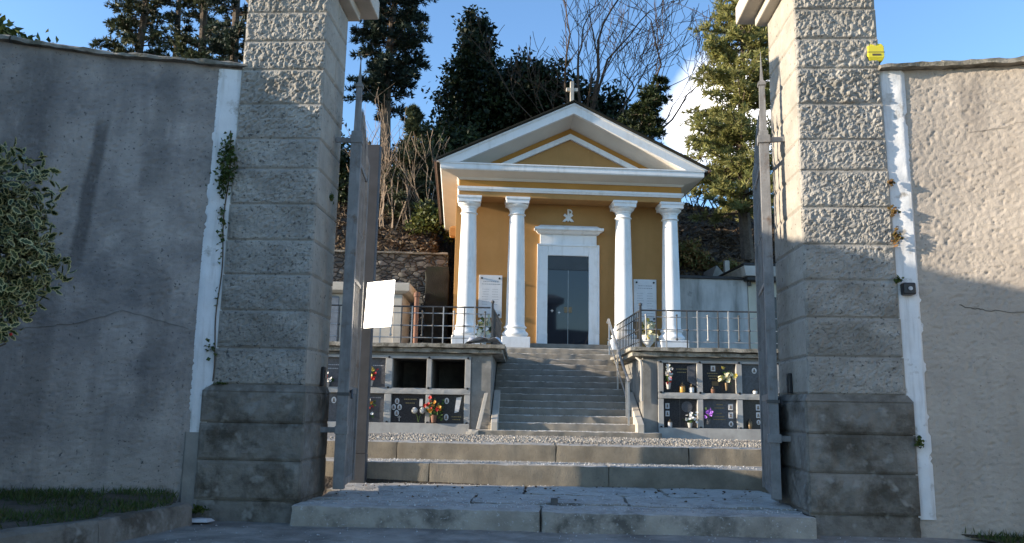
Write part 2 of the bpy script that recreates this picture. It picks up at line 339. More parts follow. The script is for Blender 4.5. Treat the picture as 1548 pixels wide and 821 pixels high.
# stone-rubble material for the retaining wall
def rubble():
    m, nt, b = nodes('rubble_masonry'); L = nt.links; v = mapped(nt, (1, 1, 2.0))
    vo = tex(nt, 'Voronoi', 4.6, vec=v); vo.feature = 'F1'; ve = tex(nt, 'Voronoi', 4.6, vec=v); ve.feature = 'DISTANCE_TO_EDGE'
    bw = nt.nodes.new('ShaderNodeRGBToBW'); L.new(vo.outputs['Color'], bw.inputs[0])
    r = ramp(nt, [(.1, (.10, .09, .08)), (.5, (.19, .175, .155)), (.9, (.33, .31, .28))]); L.new(bw.outputs[0], r.inputs[0])
    e = ramp(nt, [(.0, (1, 1, 1)), (.07, (0, 0, 0))]); L.new(ve.outputs['Distance'], e.inputs[0])
    n = tex(nt, 'Noise', 14, 5, .6, mapped(nt)); c = mix(nt, r.outputs[0], (.08, .07, .055), n.outputs['Fac'])
    c = mix(nt, c, (.045, .04, .034), e.outputs[0]); L.new(c, b.inputs['Base Color']); b.inputs['Roughness'].default_value = .95
    h = ramp(nt, [(.0, (0, 0, 0)), (.12, (1, 1, 1))]); L.new(ve.outputs['Distance'], h.inputs[0])
    bp = nt.nodes.new('ShaderNodeBump'); bp.inputs['Distance'].default_value = .05; L.new(h.outputs[0], bp.inputs['Height']); L.new(bp.outputs[0], b.inputs['Normal'])
    return m
M['rubble'] = rubble()

# ------------------------------------------------------------------ sky and sun
EL, AZ = 11.3, 8.0
S = Vector((-math.cos(R(AZ)) * math.cos(R(EL)), -math.sin(R(AZ)) * math.cos(R(EL)), math.sin(R(EL))))
w = bpy.data.worlds.new('World'); SC.world = w; w.use_nodes = True
nt = w.node_tree; bg = nt.nodes['Background']; L = nt.links
sky = nt.nodes.new('ShaderNodeTexSky'); sky.sky_type = 'NISHITA'; sky.sun_disc = False
sky.sun_elevation = R(EL); sky.sun_rotation = math.atan2(S.x, S.y) % (2 * math.pi)
sky.air_density = 1.0; sky.dust_density = .35; sky.ozone_density = 3.0; sky.altitude = 300
tc = nt.nodes.new('ShaderNodeTexCoord')
cd = Vector((.250, .905, .345)).normalized()      # one small bright cloud low over the hill, right of the chapel
dp = nt.nodes.new('ShaderNodeVectorMath'); dp.operation = 'DISTANCE'; dp.inputs[1].default_value = cd
nn = nt.nodes.new('ShaderNodeTexNoise'); nn.inputs['Scale'].default_value = 11; nn.inputs['Detail'].default_value = 7
L.new(tc.outputs['Generated'], dp.inputs[0]); L.new(tc.outputs['Generated'], nn.inputs['Vector'])
ad = nt.nodes.new('ShaderNodeMath'); ad.operation = 'MULTIPLY_ADD'; ad.inputs[1].default_value = -.08
L.new(nn.outputs['Fac'], ad.inputs[0]); L.new(dp.outputs['Value'], ad.inputs[2])
cr = ramp(nt, [(.0, (.80, .80, .80)), (.045, (0, 0, 0))]); cr.color_ramp.elements[0].position = .0
L.new(ad.outputs[0], cr.inputs[0])
cm = nt.nodes.new('ShaderNodeMix'); cm.data_type = 'RGBA'
tint = nt.nodes.new('ShaderNodeMix'); tint.data_type = 'RGBA'; tint.blend_type = 'MULTIPLY'; tint.inputs[0].default_value = 1; tint.inputs[7].default_value = (.96, 1.0, 1.05, 1)
L.new(sky.outputs[0], tint.inputs[6])
L.new(cr.outputs[0], cm.inputs[0]); L.new(tint.outputs[2], cm.inputs[6]); cm.inputs[7].default_value = (9.0, 8.6, 8.4, 1)
L.new(cm.outputs[2], bg.inputs['Color']); bg.inputs['Strength'].default_value = .15
sl = bpy.data.lights.new('sun', 'SUN'); so = bpy.data.objects.new('sun', sl); COL.objects.link(so)
sl.energy = 4.2; sl.angle = R(.5); sl.color = (1.0, .86, .68)
so.rotation_euler = (-S).to_track_quat('-Z', 'Y').to_euler(); so.location = (-30, -10, 30)
SC.view_settings.view_transform = 'Standard'; SC.view_settings.look = 'None'; SC.view_settings.gamma = 1
SC.view_settings.exposure = 1.32
SC.render.engine = 'CYCLES'
SC.cycles.max_bounces = 6; SC.cycles.diffuse_bounces = 3; SC.cycles.transparent_max_bounces = 8
SC.cycles.use_denoising = True

# ------------------------------------------------------------------ ground
def sm(a, b, x):
    t = max(0.0, min(1.0, (x - a) / (b - a))); return t * t * (3 - 2 * t)
def hill(x, y):
    if y < 8.4: return -.32
    base = .12
    if y > 21.4:
        yy = y - .065 * x
        z = 3.9 + (yy - 21.9) * .62
        top = 8.75 - .075 * max(0, x - 4) + .03 * min(0, x + 4)
        if z > top: z = top + (1 - math.exp(-(z - top))) * .25
        z += .28 * noise.noise(Vector((x * .35, y * .35, 0))) + .10 * noise.noise(Vector((x * 1.3, y * 1.3, 3)))
        z = base + (z - base) * sm(21.6, 22.8, y - .065 * x)
        # the chapel stands in a cutting
        cu = (x - 1.38) * math.cos(R(3.7)) + (y - 19.6) * math.sin(R(3.7)); cv = -(x - 1.38) * math.sin(R(3.7)) + (y - 19.6) * math.cos(R(3.7))
        k = (1 - sm(2.95, 3.5, abs(cu))) * (1 - sm(6.6, 7.3, cv))
        return z * (1 - k) + min(z, 1.9) * k
    return base * sm(8.4, 9.2, y)
xs = np.concatenate([np.linspace(-400, -40, 10)[:-1], np.linspace(-40, -9, 32)[:-1], np.linspace(-9, 14, 116)[:-1], np.linspace(14, 40, 27)[:-1], np.linspace(40, 400, 10)])
ys = np.concatenate([np.linspace(-400, -10, 10)[:-1], np.linspace(-10, 21, 40)[:-1], np.linspace(21, 33, 86)[:-1], np.linspace(33, 60, 28)[:-1], np.linspace(60, 500, 12)])
V = [(x, y, hill(x, y)) for y in ys for x in xs]; nx = len(xs)
F = [(j * nx + i, j * nx + i + 1, (j + 1) * nx + i + 1, (j + 1) * nx + i) for j in range(len(ys) - 1) for i in range(nx - 1)]
g = npobj('ground', V, F, M['earth']); g['kind'] = 'structure'
g.data.polygons.foreach_set('use_smooth', [True] * len(g.data.polygons))

# pavement in front of the gate, gently uneven
xs = np.linspace(-9, 9, 130); ys = np.linspace(-6, 8.9, 110)
V = [(x, y, -.175 + .012 * noise.noise(Vector((x * .9, y * .9, 1))) + .006 * noise.noise(Vector((x * 5, y * 5, 2)))) for y in ys for x in xs]; nx = len(xs)
F = [(j * nx + i, j * nx + i + 1, (j + 1) * nx + i + 1, (j + 1) * nx + i) for j in range(len(ys) - 1) for i in range(nx - 1)]
pv = npobj('pavement', V, F, M['pave']); pv['kind'] = 'structure'
pv.data.polygons.foreach_set('use_smooth', [True] * len(pv.data.polygons))

# gravel court between the steps and the chapel stairs
mb = MB(); mb.add([P('G', -7.5, 2.6, .385), P('G', 8, 2.6, .385), P('T', 8.5, 0.3, .300), P('T', -7, 0.3, .300)], [(0, 1, 2, 3)])
o = solo('gravel_court', None, None, mb, M['gravel_base'], 'W', 0, 0, 0); o['kind'] = 'structure'
rng = np.random.default_rng(3)
def pebbles(name, pts, smin, smax, m, label, cat):
    n = len(pts); s = rng.uniform(smin, smax, n)[:, None, None]
    octa = np.array([(1, 0, 0), (0, 1, 0), (-1, 0, 0), (0, -1, 0), (0, 0, .7), (0, 0, -.7)], float)
    jit = rng.uniform(.65, 1.3, (n, 6, 1)); a = rng.uniform(0, 6.28, n); c, sn = np.cos(a), np.sin(a)
    v = octa[None] * jit * s; x = v[..., 0] * c[:, None] - v[..., 1] * sn[:, None]; y = v[..., 0] * sn[:, None] + v[..., 1] * c[:, None]
    v = np.stack([x, y, v[..., 2]], -1) + pts[:, None, :]
    f = np.array([(0, 1, 4), (1, 2, 4), (2, 3, 4), (3, 0, 4), (1, 0, 5), (2, 1, 5), (3, 2, 5), (0, 3, 5)])
    F = (f[None] + (np.arange(n) * 6)[:, None, None]).reshape(-1, 3)
    o = npobj(name, v.reshape(-1, 3), F, m); tag(o, label, cat, None, 'stuff'); return o
n = 15000; t = rng.uniform(0, 1, n) ** .9; u = rng.uniform(-2.6, 5.2, n)
pts = np.array([P('G', a, 2.62 + b * 5.3, .392 - .082 * b) for a, b in zip(u, t)]); pts[:, 2] += rng.uniform(-.006, .012, n)
pebbles('gravel', pts, .008, .024, M['gravel'], 'pale loose gravel spread between the entrance steps and the chapel stairs', 'gravel')

# ------------------------------------------------------------------ entrance steps and threshold
e = thing('entrance_steps', 'two low concrete block steps rising behind the gate to the gravel court', 'steps', 'G', .4, 2.2, 0)
mb = MB(); b = [-2.6, -1.35, -.25, 1.1, 2.2, 3.6]
jn = [-2.6, -.95, .98, 3.6]
for i in range(3): mb.rough(jn[i] + .002, jn[i + 1] - .002, 1.86, 2.75, -.1, .213, .035, .006, 6, i)
part('lower_step', mb, M['step'], e, 0, True)
mb = MB(); jn = [-2.6, -1.42, .42, 1.93, 3.6]
for i in range(4): mb.rough(jn[i] + .002, jn[i + 1] - .002, 2.46, 3.0, .12, .402, .035, .006, 6, i + 5)
part('upper_step', mb, M['step'], e, 0, True)
mb = MB()
jn = [-1.80, .28, 2.50]
for i in range(2): mb.rough(jn[i] + .005, jn[i + 1] - .005, -.19, .30, -.30, -.012, .035, .011, 5, i + 11)
for i, (a, c) in enumerate(((-1.78, -.35), (-.35, 1.05), (1.05, 2.5))): mb.rough(a + .005, c - .005, .31, 1.05, -.2, -.004 + .004 * i, .07, .014, 4, i + 15)
for i, (a, c) in enumerate(((-1.85, .1), (.1, 1.5), (1.5, 2.6))): mb.rough(a + .005, c - .005, 1.06, 1.9, -.2, .0 + .004 * i, .07, .014, 4, i + 19)
o = solo('threshold', None, None, mb, M['thresh'], 'G', .4, 0, -.17, smooth=True); o['kind'] = 'structure'
n = 1500; pts = np.array([P('G', rng.uniform(-1.7, 2.45), -.15 + 2.0 * rng.uniform(0, 1) ** 1.6, .006) for i in range(n)])
n2 = 350; p2 = np.array([P('W', rng.uniform(-3.3, 4.0), rng.uniform(5.4, 6.85), -.168) for i in range(n2)])
n3 = 900; p3 = np.array([P('G', rng.uniform(-1.7, 2.6), rng.uniform(1.9, 2.42), .218) for i in range(n3)])
p4 = np.array([P('T', rng.uniform(-.3, 2.42), -.31 + .295 * k + rng.uniform(.0, .16), .415 + .1365 * k) for k in range(6) for i in range(230 - 25 * k)])
pebbles('grit', np.concatenate([pts, p2, p3, p4]), .003, .010, M['grit'], 'white grit scattered over the threshold, lower step and pavement', 'grit')

# ------------------------------------------------------------------ gate pillars
def face(mb, o, ux, n, w, h, seed, amp, freq, marg, res=.0125, fade=None):
    ux, n = Vector(ux), Vector(n); o = Vector(o)
    nx, nz = max(2, int(w / res)), max(2, int(h / res)); vs = []
    for k in range(nz + 1):
        for i in range(nx + 1):
            a, c = w * i / nx, h * k / nz
            ed = min(a, w - a, c, h - c)
            q = Vector((a + seed * 5.3, c, seed * 2.1))
            f = noise.noise(q * freq); f2 = noise.noise(q * freq * 2.3 + Vector((9, 0, 0))); f3 = noise.noise(q * 4)
            d = amp * (.9 * (abs(f) ** .7) + .45 * f2 + .25 * f3 - .15)
            d *= sm(0, marg, ed - marg * .35 + .012 * noise.noise(q * 9))
            d += .004 * noise.noise(q * 3) - .012 * (1 - sm(0, .016, ed + .006 * noise.noise(q * 14)))
            vs.append(o + ux * a + Vector((0, 0, c)) + n * d)
    fs = [(k * (nx + 1) + i, k * (nx + 1) + i + 1, (k + 1) * (nx + 1) + i + 1, (k + 1) * (nx + 1) + i) for k in range(nz) for i in range(nx)]
    return mb.add(vs, fs)
ZC = [.975, 1.295, 1.63, 1.955, 2.27, 2.605, 2.94, 3.225, 3.56, 3.9, 4.185, 4.475, 4.78]
def pillar(u0b, u1b, u0t, u1t, pu0, pu1, dep, inner, label, seed):
    t = thing('gate_pillar', label, 'pillar', 'G', (pu0 + pu1) / 2, dep / 2, -.17, group='stone pillars flanking the gateway')
    mb = MB(); k = .985
    mb.loft([(u0b + .012, u1b - .012, .012, dep - .012, .97), (u0t + .012, u1t - .012, .012, dep - .012, 4.79)])
    jb = MB()
    for i in range(len(ZC) - 1):
        z0, z1 = ZC[i] + .004, ZC[i + 1] - .004; f = ((z0 + z1) / 2 - .975) / 3.5
        a, c = u0b + (u0t - u0b) * f, u1b + (u1t - u1b) * f
        amp = (.030 if i > 6 else .021) * (.8 + .45 * abs(noise.noise(Vector((i * 1.9, seed, 0)))) * 2)
        face(mb, (a, 0, z0), (1, 0, 0), (0, -1, 0), c - a, z1 - z0, seed + i * 1.37, amp, (20 if i > 6 else 24) + 5 * noise.noise(Vector((i * 2.3, seed, 4))), .016)
        sp = [0, dep] if i % 2 == 0 else [0, dep * .5, dep]
        for q in range(len(sp) - 1):
            w_ = sp[q + 1] - sp[q]
            if inner > 0: face(jb, (c, sp[q] + .003, z0), (0, 1, 0), (1, 0, 0), w_ - .006, z1 - z0, seed + 40 + i * 1.7 + q, .007, 14, .02, .02)
            else: face(jb, (a, sp[q + 1] - .003, z0), (0, -1, 0), (-1, 0, 0), w_ - .006, z1 - z0, seed + 40 + i * 1.7 + q, .007, 14, .02, .02)
        # outer cheek and back, plain
        ox = u0b + (u0t - u0b) * f if inner > 0 else c
        jb.box(min(a, c) + .004, max(a, c) - .004, dep - .01, dep, z0, z1)
        if inner > 0: jb.box(a, a + .01, .004, dep, z0, z1)
        else: jb.box(c - .01, c, .004, dep, z0, z1)
    part('shaft', mb, M['pillar'], t, 0, False)
    part('jamb_face', jb, M['inner_stone'], t, 0, False)
    pb = MB(); zs = [.0, .33, .648, .925]
    pb.box(pu0 + .012, pu1 - .012, .0, dep + .03, -.02, .92)
    for i in range(3):
        z0, z1 = zs[i] + .003, zs[i + 1] - .003
        face(pb, (pu0, -.03, z0), (1, 0, 0), (0, -1, 0), pu1 - pu0, z1 - z0, seed + 70 + i, .022, 6, .05, .02)
        if inner > 0: face(pb, (pu1, -.03, z0), (0, 1, 0), (1, 0, 0), dep + .06, z1 - z0, seed + 80 + i, .016, 7, .03, .02)
        else: face(pb, (pu0, dep + .03, z0), (0, -1, 0), (-1, 0, 0), dep + .06, z1 - z0, seed + 80 + i, .016, 7, .03, .02)
    pb.loft([(pu0, pu1, -.03, dep + .03, .92), (u0b - .004, u1b + .004, -.004, dep + .004, .978)])
    part('plinth', pb, M['plinth'], t, 0, False)
    fb = MB().rough(pu0 - .03 if inner > 0 else pu0 + .04, pu1 - .02 if inner > 0 else pu1 + .02, -.02, dep + .05, -.32, -.004, .06, .02, 5, seed)
    part('footing', fb, M['plinth'], t, 0, True)
    cb = MB(); zc = 4.79
    cb.loft([(u0t - .10, u1t + .10, -.10, dep + .10, zc), (u0t - .10, u1t + .10, -.10, dep + .10, zc + .10)])
    cb.loft([(u0t - .26, u1t + .26, -.26, dep + .26, zc + .102), (u0t - .26, u1t + .26, -.26, dep + .26, zc + .30), (u0t + .1, u1t - .1, .1, dep - .1, zc + .48)])
    part('capital', cb, M['tomb'], t, .012)
    return t
pillar(-2.61, -1.795, -2.563, -1.785, -2.692, -1.77, .72, 1, 'left stone gate pillar beside the shaded grey wall', 1)
pillar(2.53, 3.345, 2.55, 3.28, 2.49, 3.388, .88, -1, 'right stone gate pillar below the yellow beacon beside the sunlit wall', 21)

# ------------------------------------------------------------------ curved enclosure walls
def curve(pts, ds0, fine, ds1):
    pts = [Vector((a, b, 0)) for a, b in pts]; out = [pts[0].copy()]
    # Catmull-Rom, then resample
    dense = []
    for i in range(len(pts) - 1):
        p0, p1, p2, p3 = pts[max(i - 1, 0)], pts[i], pts[i + 1], pts[min(i + 2, len(pts) - 1)]
        for k in range(60):
            t = k / 60; dense.append(.5 * ((2 * p1) + (p2 - p0) * t + (2 * p0 - 5 * p1 + 4 * p2 - p3) * t * t + (3 * p1 - p0 - 3 * p2 + p3) * t ** 3))
    dense.append(pts[-1]); L_ = 0; last = dense[0]; acc = 0
    res = [(0.0, dense[0])]
    for q in dense[1:]:
        d = (q - last).length; acc += d; L_ += d
        if acc >= (ds0 if L_ < fine else ds1): res.append((L_, q)); acc = 0
        last = q
    return res
def enclosure(pts, side, topz, label, m, band, seed):
    t = thing('boundary_wall', label, 'wall', 'W', pts[1][0], pts[1][1] + .2, -.17)
    res = curve(pts, .0115, 2.45, .12); n = len(res); nrm = []
    for i in range(n):
        d = (res[min(i + 1, n - 1)][1] - res[max(i - 1, 0)][1]).normalized()
        nn_ = Vector((-d.y, d.x, 0)) if side < 0 else Vector((d.y, -d.x, 0))
        if nn_.y > 0 and i < 5: nn_ = -nn_
        nrm.append(nn_)
    for i in range(1, n):
        if nrm[i].dot(nrm[i - 1]) < 0: nrm[i] = -nrm[i]
    z0 = -.30
    nzs = 350; V = []; F = []
    for i in range(n):
        s, p = res[i]; tz = topz(s)
        for k in range(nzs + 1):
            z = z0 + (tz - z0) * k / nzs
            q = Vector((s, z, seed))
            d = .0040 * noise.noise(q * 30) + .0050 * noise.noise(q * 66 + Vector((5, 0, 0))) + .010 * noise.noise(q * 1.1)
            d -= .024 * max(0, noise.noise(q * 48 + Vector((0, 0, 9))) - .20)
            V.append(p + nrm[i] * d + Vector((0, 0, z)))
    for i in range(n - 1):
        for k in range(nzs):
            a = i * (nzs + 1) + k; f = (a, a + nzs + 1, a + nzs + 2, a + 1); F.append(f if side > 0 else f[::-1])
    off = Vector(t.location)
    V = np.array([tuple(v - off) for v in V])
    npobj('render_face', V, F, m, t)
    ovh = .055 if side < 0 else .085
    mb = MB(); cp = MB(); vs = []; 
    step = 8; idx = list(range(0, n, step)) + ([n - 1] if (n - 1) % step else [])
    for q in range(len(idx) - 1):
        i, j = idx[q], idx[q + 1]; (s0, a), (s1, b) = res[i], res[j]; na, nb = nrm[i], nrm[j]
        c = [a - na * .03, b - nb * .03, b - nb * .34, a - na * .34]
        if side < 0: c = [c[1], c[0], c[3], c[2]]
        ta, tb = topz(s0), topz(s1)
        if side < 0: ta, tb = tb, ta
        tops = [ta, tb, tb, ta]
        mb.hexa([tuple(x + Vector((0, 0, z0))) for x in c] + [tuple(x + Vector((0, 0, h))) for x, h in zip(c, tops)])
    part_core = mb.mesh('wall_core', tuple(t.location)); setmesh(part_core, m); oc = bpy.data.objects.new('wall_core', part_core); COL.objects.link(oc); oc.parent = t
    # coping: worn stones one after another
    s_end = res[-1][0]; s = 0; k = 0; idxs = [r_[0] for r_ in res]
    def at(s):
        i = min(range(0, n), key=lambda q: abs(idxs[q] - s)) if s <= s_end else n - 1
        return res[i][1], nrm[i]
    while s < s_end - .3:
        ln = .55 + .35 * ((k * 37) % 10) / 10; e1 = min(s + ln, s_end); ns = max(2, int((e1 - s) / .045)); nd = 7
        hgt = .062 + .018 * noise.noise(Vector((k * 1.7, 0, seed)))
        ring = []
        for i in range(ns + 1):
            sx = s + .004 + (e1 - s - .008) * i / ns; p, nr = at(sx); tz = topz(sx)
            row = []
            for jx in range(nd + 1):
                tdep = jx / nd; dd = ovh - tdep * .46
                for up in (0, 1):
                    q = Vector((sx * 1.0, dd, up * .4 + seed))
                    z = tz + .002 + up * hgt * (1.0 - .5 * (1 if jx in (0, nd) else 0)) + (.018 * noise.noise(q * 5) + .012 * noise.noise(q * 13)) * (1 if up else .8)
                    row.append(p + nr * (dd + (.03 * noise.noise(q * 7) + .012 * noise.noise(q * 19)) * (1 if jx == 0 else 0)) + Vector((0, 0, z)))
            ring.append(row)
        vs = [v for row in ring for v in row]; W_ = 2 * (nd + 1); fs = []
        for i in range(ns):
            for jx in range(nd):
                a = i * W_ + jx * 2
                fs.append((a + 1, a + W_ + 1, a + W_ + 3, a + 3)); fs.append((a, a + 2, a + W_ + 2, a + W_))
            fs.append((i * W_, i * W_ + W_, i * W_ + W_ + 1, i * W_ + 1)); fs.append((i * W_ + 2 * nd, i * W_ + 2 * nd + 1, i * W_ + W_ + 2 * nd + 1, i * W_ + W_ + 2 * nd))
        for i in (0, ns):
            for jx in range(nd): a = i * W_ + jx * 2; fs.append((a, a + 1, a + 3, a + 2))
        cp.add(vs, fs); s = e1; k += 1
    cpm = cp.mesh('coping', tuple(t.location)); setmesh(cpm, M['coping'], True); oc = bpy.data.objects.new('coping', cpm); COL.objects.link(oc); oc.parent = t
    return t, at, topz
LW = [(-2.52, 7.165), (-2.72, 7.135), (-3.1, 7.06), (-3.7, 6.97), (-4.15, 6.84), (-4.6, 6.71), (-5.2, 6.35), (-5.8, 5.8), (-6.3, 5.1), (-6.7, 4.2), (-6.95, 3.1), (-7.0, 1.5)]
RW = [(3.28, 6.875), (3.7, 6.825), (4.02, 6.76), (4.5, 6.62), (5.1, 6.36), (5.8, 5.9), (6.4, 5.2), (6.8, 4.4), (7.05, 3.4), (7.1, 1.5)]
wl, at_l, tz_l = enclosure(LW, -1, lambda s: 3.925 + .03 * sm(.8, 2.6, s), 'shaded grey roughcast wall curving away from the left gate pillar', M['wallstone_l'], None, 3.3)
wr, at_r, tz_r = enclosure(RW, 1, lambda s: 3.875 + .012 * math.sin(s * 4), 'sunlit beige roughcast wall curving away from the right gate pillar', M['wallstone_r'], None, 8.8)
def skin(t, at, s0, s1, zlist, name, m, thick=.016, wob=.006, seed=0, smooth=True, edge=.012):
    """a thin applied layer on a curved wall: zlist = rows (z, s_start, s_end)"""
    mb = MB(); ncol = max(3, int((s1 - s0) / .03)); rows = []
    for z, a, b in zlist:
        r_ = []
        for i in range(ncol + 1):
            e_ = edge * noise.noise(Vector((z * 6, i * 2.0, seed))) + .4 * edge * noise.noise(Vector((z * 23, i * 2.0, seed))) if i in (0, ncol) else 0
            s = a + (b - a) * i / ncol + e_; p, nr = at(max(0, s)); 
            d = thick + wob * noise.noise(Vector((s * 14, z * 9, seed)))
            if i in (0, ncol): d = .0
            r_.append(p + nr * d + Vector((0, 0, z)))
        rows.append(r_)
    fs = []; W_ = ncol + 1
    for k in range(len(rows) - 1):
        for i in range(ncol): fs.append((k * W_ + i, k * W_ + i + 1, (k + 1) * W_ + i + 1, (k + 1) * W_ + i))
    mb.add([p for r_ in rows for p in r_], fs)
    me = mb.mesh(name, tuple(t.location)); setmesh(me, m, smooth); o = bpy.data.objects.new(name, me); COL.objects.link(o); o.parent = t; return o
def lerp(z, tab):
    for (z0, v0), (z1, v1) in zip(tab, tab[1:]):
        if z <= z1: return v0 + (v1 - v0) * max(0, (z - z0)) / (z1 - z0)
    return tab[-1][1]
zz = [.50 + i * (3.90 - .50) / 130 for i in range(131)]
skin(wl, at_l, 0, .3, [(z, .0, lerp(z, [(.5, .26), (.95, .285), (4, .262)])) for z in zz], 'plaster_band', M['white_band'], seed=1)
zz = [-.03 + i * (3.88 + .03) / 150 for i in range(151)]
skin(wr, at_r, 0, .3, [(z, .0, lerp(z, [(-.03, .245), (4, .225)])) for z in zz], 'plaster_band', M['white_band'], seed=2)
# the lower left joint: grey cement fillet
zz = [-.1 + i * 1.2 / 40 for i in range(41)]
skin(wl, at_l, 0, .3, [(z, .05, .30) for z in zz if z < .56], 'cement_fillet', M['concrete'], .02, .004, 5)
# hairline cracks
def crack(t, at, pts, w_, seed):
    mb = MB(); pp = []
    for (s0, z0), (s1, z1) in zip(pts, pts[1:]):
        for i in range(14):
            f = i / 14; s = s0 + (s1 - s0) * f; z = z0 + (z1 - z0) * f + .02 * noise.noise(Vector((s * 9, seed, 0))) + .012 * noise.noise(Vector((s * 31, seed, 0)))
            p, nr = at(s); pp.append(p + nr * .006 + Vector((0, 0, z)))
    mb.tube(pp, w_, 4)
    me = mb.mesh('crack', tuple(t.location)); setmesh(me, M['plinth']); o = bpy.data.objects.new('crack', me); COL.objects.link(o); o.parent = t
crack(wl, at_l, [(.35, 1.46), (.9, 1.60), (1.3, 1.46), (1.8, 1.40), (2.4, 1.44)], .0022, 1)
crack(wr, at_r, [(.55, 1.75), (.75, 1.70), (1.3, 1.66), (1.9, 1.66)], .0035, 2)
crack(wr, at_r, [(.72, 3.28), (1.0, 3.3), (1.35, 3.42)], .0015, 3)

# ------------------------------------------------------------------ small fittings on the gateway
bt = thing('warning_beacon', 'small yellow plastic flashing beacon fixed to the right pillar edge', 'beacon', 'G', 3.27, .06, 3.95)
part('lamp_housing', MB().loft([(3.20, 3.32, .00, .11, 3.965), (3.185, 3.335, -.015, .125, 4.0), (3.185, 3.335, -.015, .125, 4.10), (3.20, 3.32, 0, .11, 4.135)]), M['yellow'], bt, .008)
part('base', MB().box(3.215, 3.305, .015, .095, 3.94, 3.966), M['black'], bt, .004)
part('seam', MB().box(3.1835, 3.3365, -.0165, .1265, 4.043, 4.049), M['bronze'], bt)
part('label', MB().box(3.225, 3.30, -.0175, -.0155, 4.012, 4.030), M['bronze'], bt)
bt = thing('key_switch', 'black square key switch box with round button on the white band', 'switch', 'G', 3.41, 0, 1.83)
part('housing', MB().box(3.355, 3.46, -.055, .10, 1.83, 1.935), M['black'], bt, .014)
part('button', MB().tube([(3.408, -.066, 1.882), (3.408, -.05, 1.882)], .017, 16), M['lens'], bt)
def sensor(u, v, z, s, label):
    t = thing('gate_sensor', label, 'sensor', 'G', u, v, z - .09, group='black photocells on the pillar jambs')
    part('housing', MB().box(min(u, u + s * .035), max(u, u + s * .035), v - .035, v + .035, z - .09, z + .09), M['black'], t, .008)
    part('lens', MB().box(min(u + s * .034, u + s * .038), max(u + s * .034, u + s * .038), v - .02, v + .02, z - .02, z + .06), M['glass'], t)
sensor(-1.793, .50, 1.075, 1, 'black photocell box on the inner face of the left pillar')
sensor(2.528, .46, 1.08, -1, 'black photocell box on the inner face of the right pillar')
solo('gate_stop', 'small dark metal gate stop standing in the middle of the threshold', 'gate stop', MB().loft([(.36, .425, .26, .32, -.03), (.362, .423, .262, .318, .045)]), M['iron'], 'G', .39, .29, 0, bevel=.006)
fl = MB(); fl.add([(-.12, -.05, 0), (.1, -.06, 0), (.15, .02, .005), (.02, .07, 0), (-.1, .04, 0), (-.1, -.04, .025), (.09, -.045, .03), (.12, .015, .026), (.02, .055, .028), (-.08, .03, .024)],
      [(4, 3, 2, 1, 0), (5, 6, 7, 8, 9), (0, 1, 6, 5), (1, 2, 7, 6), (2, 3, 8, 7), (3, 4, 9, 8), (4, 0, 5, 9)])
solo('plaster_flake', 'pale flat flake of plaster lying at the foot of the left pillar', 'plaster flake', fl, M['paper'], 'W', -2.58, 6.92, -.160, rot=8, bevel=.004)

# ------------------------------------------------------------------ gate leaves
def gate_leaf(u, v, ang, ln, label, sgn, s=.05):
    """local x runs from the hinge stile to the free end"""
    t = thing('gate_leaf', label, 'gate', 'G', u, v, .0, rot=ang, group='iron gate leaves')
    part('hinge_stile', MB().loft([(-s, s, -s, s, .06), (-s, s, -s, s, 3.46), (-.032, .032, -.032, .032, 3.47), (-.026, .026, -.026, .026, 3.92), (-.038, .038, -.038, .038, 3.925), (-.038, .038, -.038, .038, 3.95), (-.016, .016, -.016, .016, 3.98), (-.008, .008, -.008, .008, 4.12), (-.002, .002, -.002, .002, 4.28)]), M['gate'], t, .006)
    part('free_stile', MB().loft([(ln - .07, ln, -.035, .035, .06), (ln - .07, ln, -.035, .035, 3.40), (ln - .05, ln - .02, -.015, .015, 3.5), (ln - .036, ln - .034, -.002, .002, 3.72)]), M['gate'], t, .005)
    for z, h in ((.06, .07), (.93, .06), (2.02, .04), (3.20, .05)):
        part('rail', MB().box(.0505, ln - .0705, -.02, .02, z, z + h), M['gate'], t, .004)
    mb = MB(); mb.box(.0505, ln - .0705, -.004, .004, .131, .929)
    nrib = 9
    for i in range(nrib):
        x = .1 + (ln - .24) * i / (nrib - 1); mb.box(x - .02, x + .02, -.018, .018, .131, .929)
    part('lower_panel', mb, M['gate'], t, .003)
    nb = 7
    for i in range(nb):
        x = .16 + (ln - .36) * i / (nb - 1); zt = 3.74 + .12 * math.sin(math.pi * i / (nb - 1))
        mb = MB().box(x - .012, x + .012, -.012, .012, .9905, 3.3)
        mb.box(x - .017, x + .017, -.017, .017, 2.55, 2.585).box(x - .017, x + .017, -.017, .017, 1.5, 1.535)
        b_ = part('bar', mb, M['gate'], t)
        part('spear_tip', MB().loft([(x - .010, x + .010, -.010, .010, 3.30), (x - .010, x + .010, -.010, .010, zt - .22), (x - .026, x + .026, -.012, .012, zt - .17), (x - .002, x + .002, -.002, .002, zt)]), M['gate'], b_)
    for z in (3.34, .55):
        mb = MB(); mb.box(-.058, .058, -.058, .058, z, z + .075); mb.box(-.012, .012, -.20, -.058, z + .012, z + .062) if sgn < 0 else mb.box(-.012, .012, .058, .20, z + .012, z + .062)
        part('hinge', mb, M['gate'], t, .004)
    mb = MB().tube([(.0, -.075, 1.0 - .12), (.05, -.07, .95), (.1, -.03, .93)], .012, 6)
    mb.box(-.054, .054, -.054, .054, .90, .93)
    part('latch', mb, M['iron'], t)
    return t
gate_leaf(-1.575, .50, 97, .92, 'left iron gate leaf folded back, shaded side towards the street', 1)
gate_leaf(2.36, .47, 79.6, 1.20, 'right iron gate leaf folded back, its edge caught by the sun', -1, .042)
pt = thing('gate_motor_post', 'flat-topped dark grey steel post standing behind the left gate leaf', 'post', 'G', -1.70, 1.72, 0)
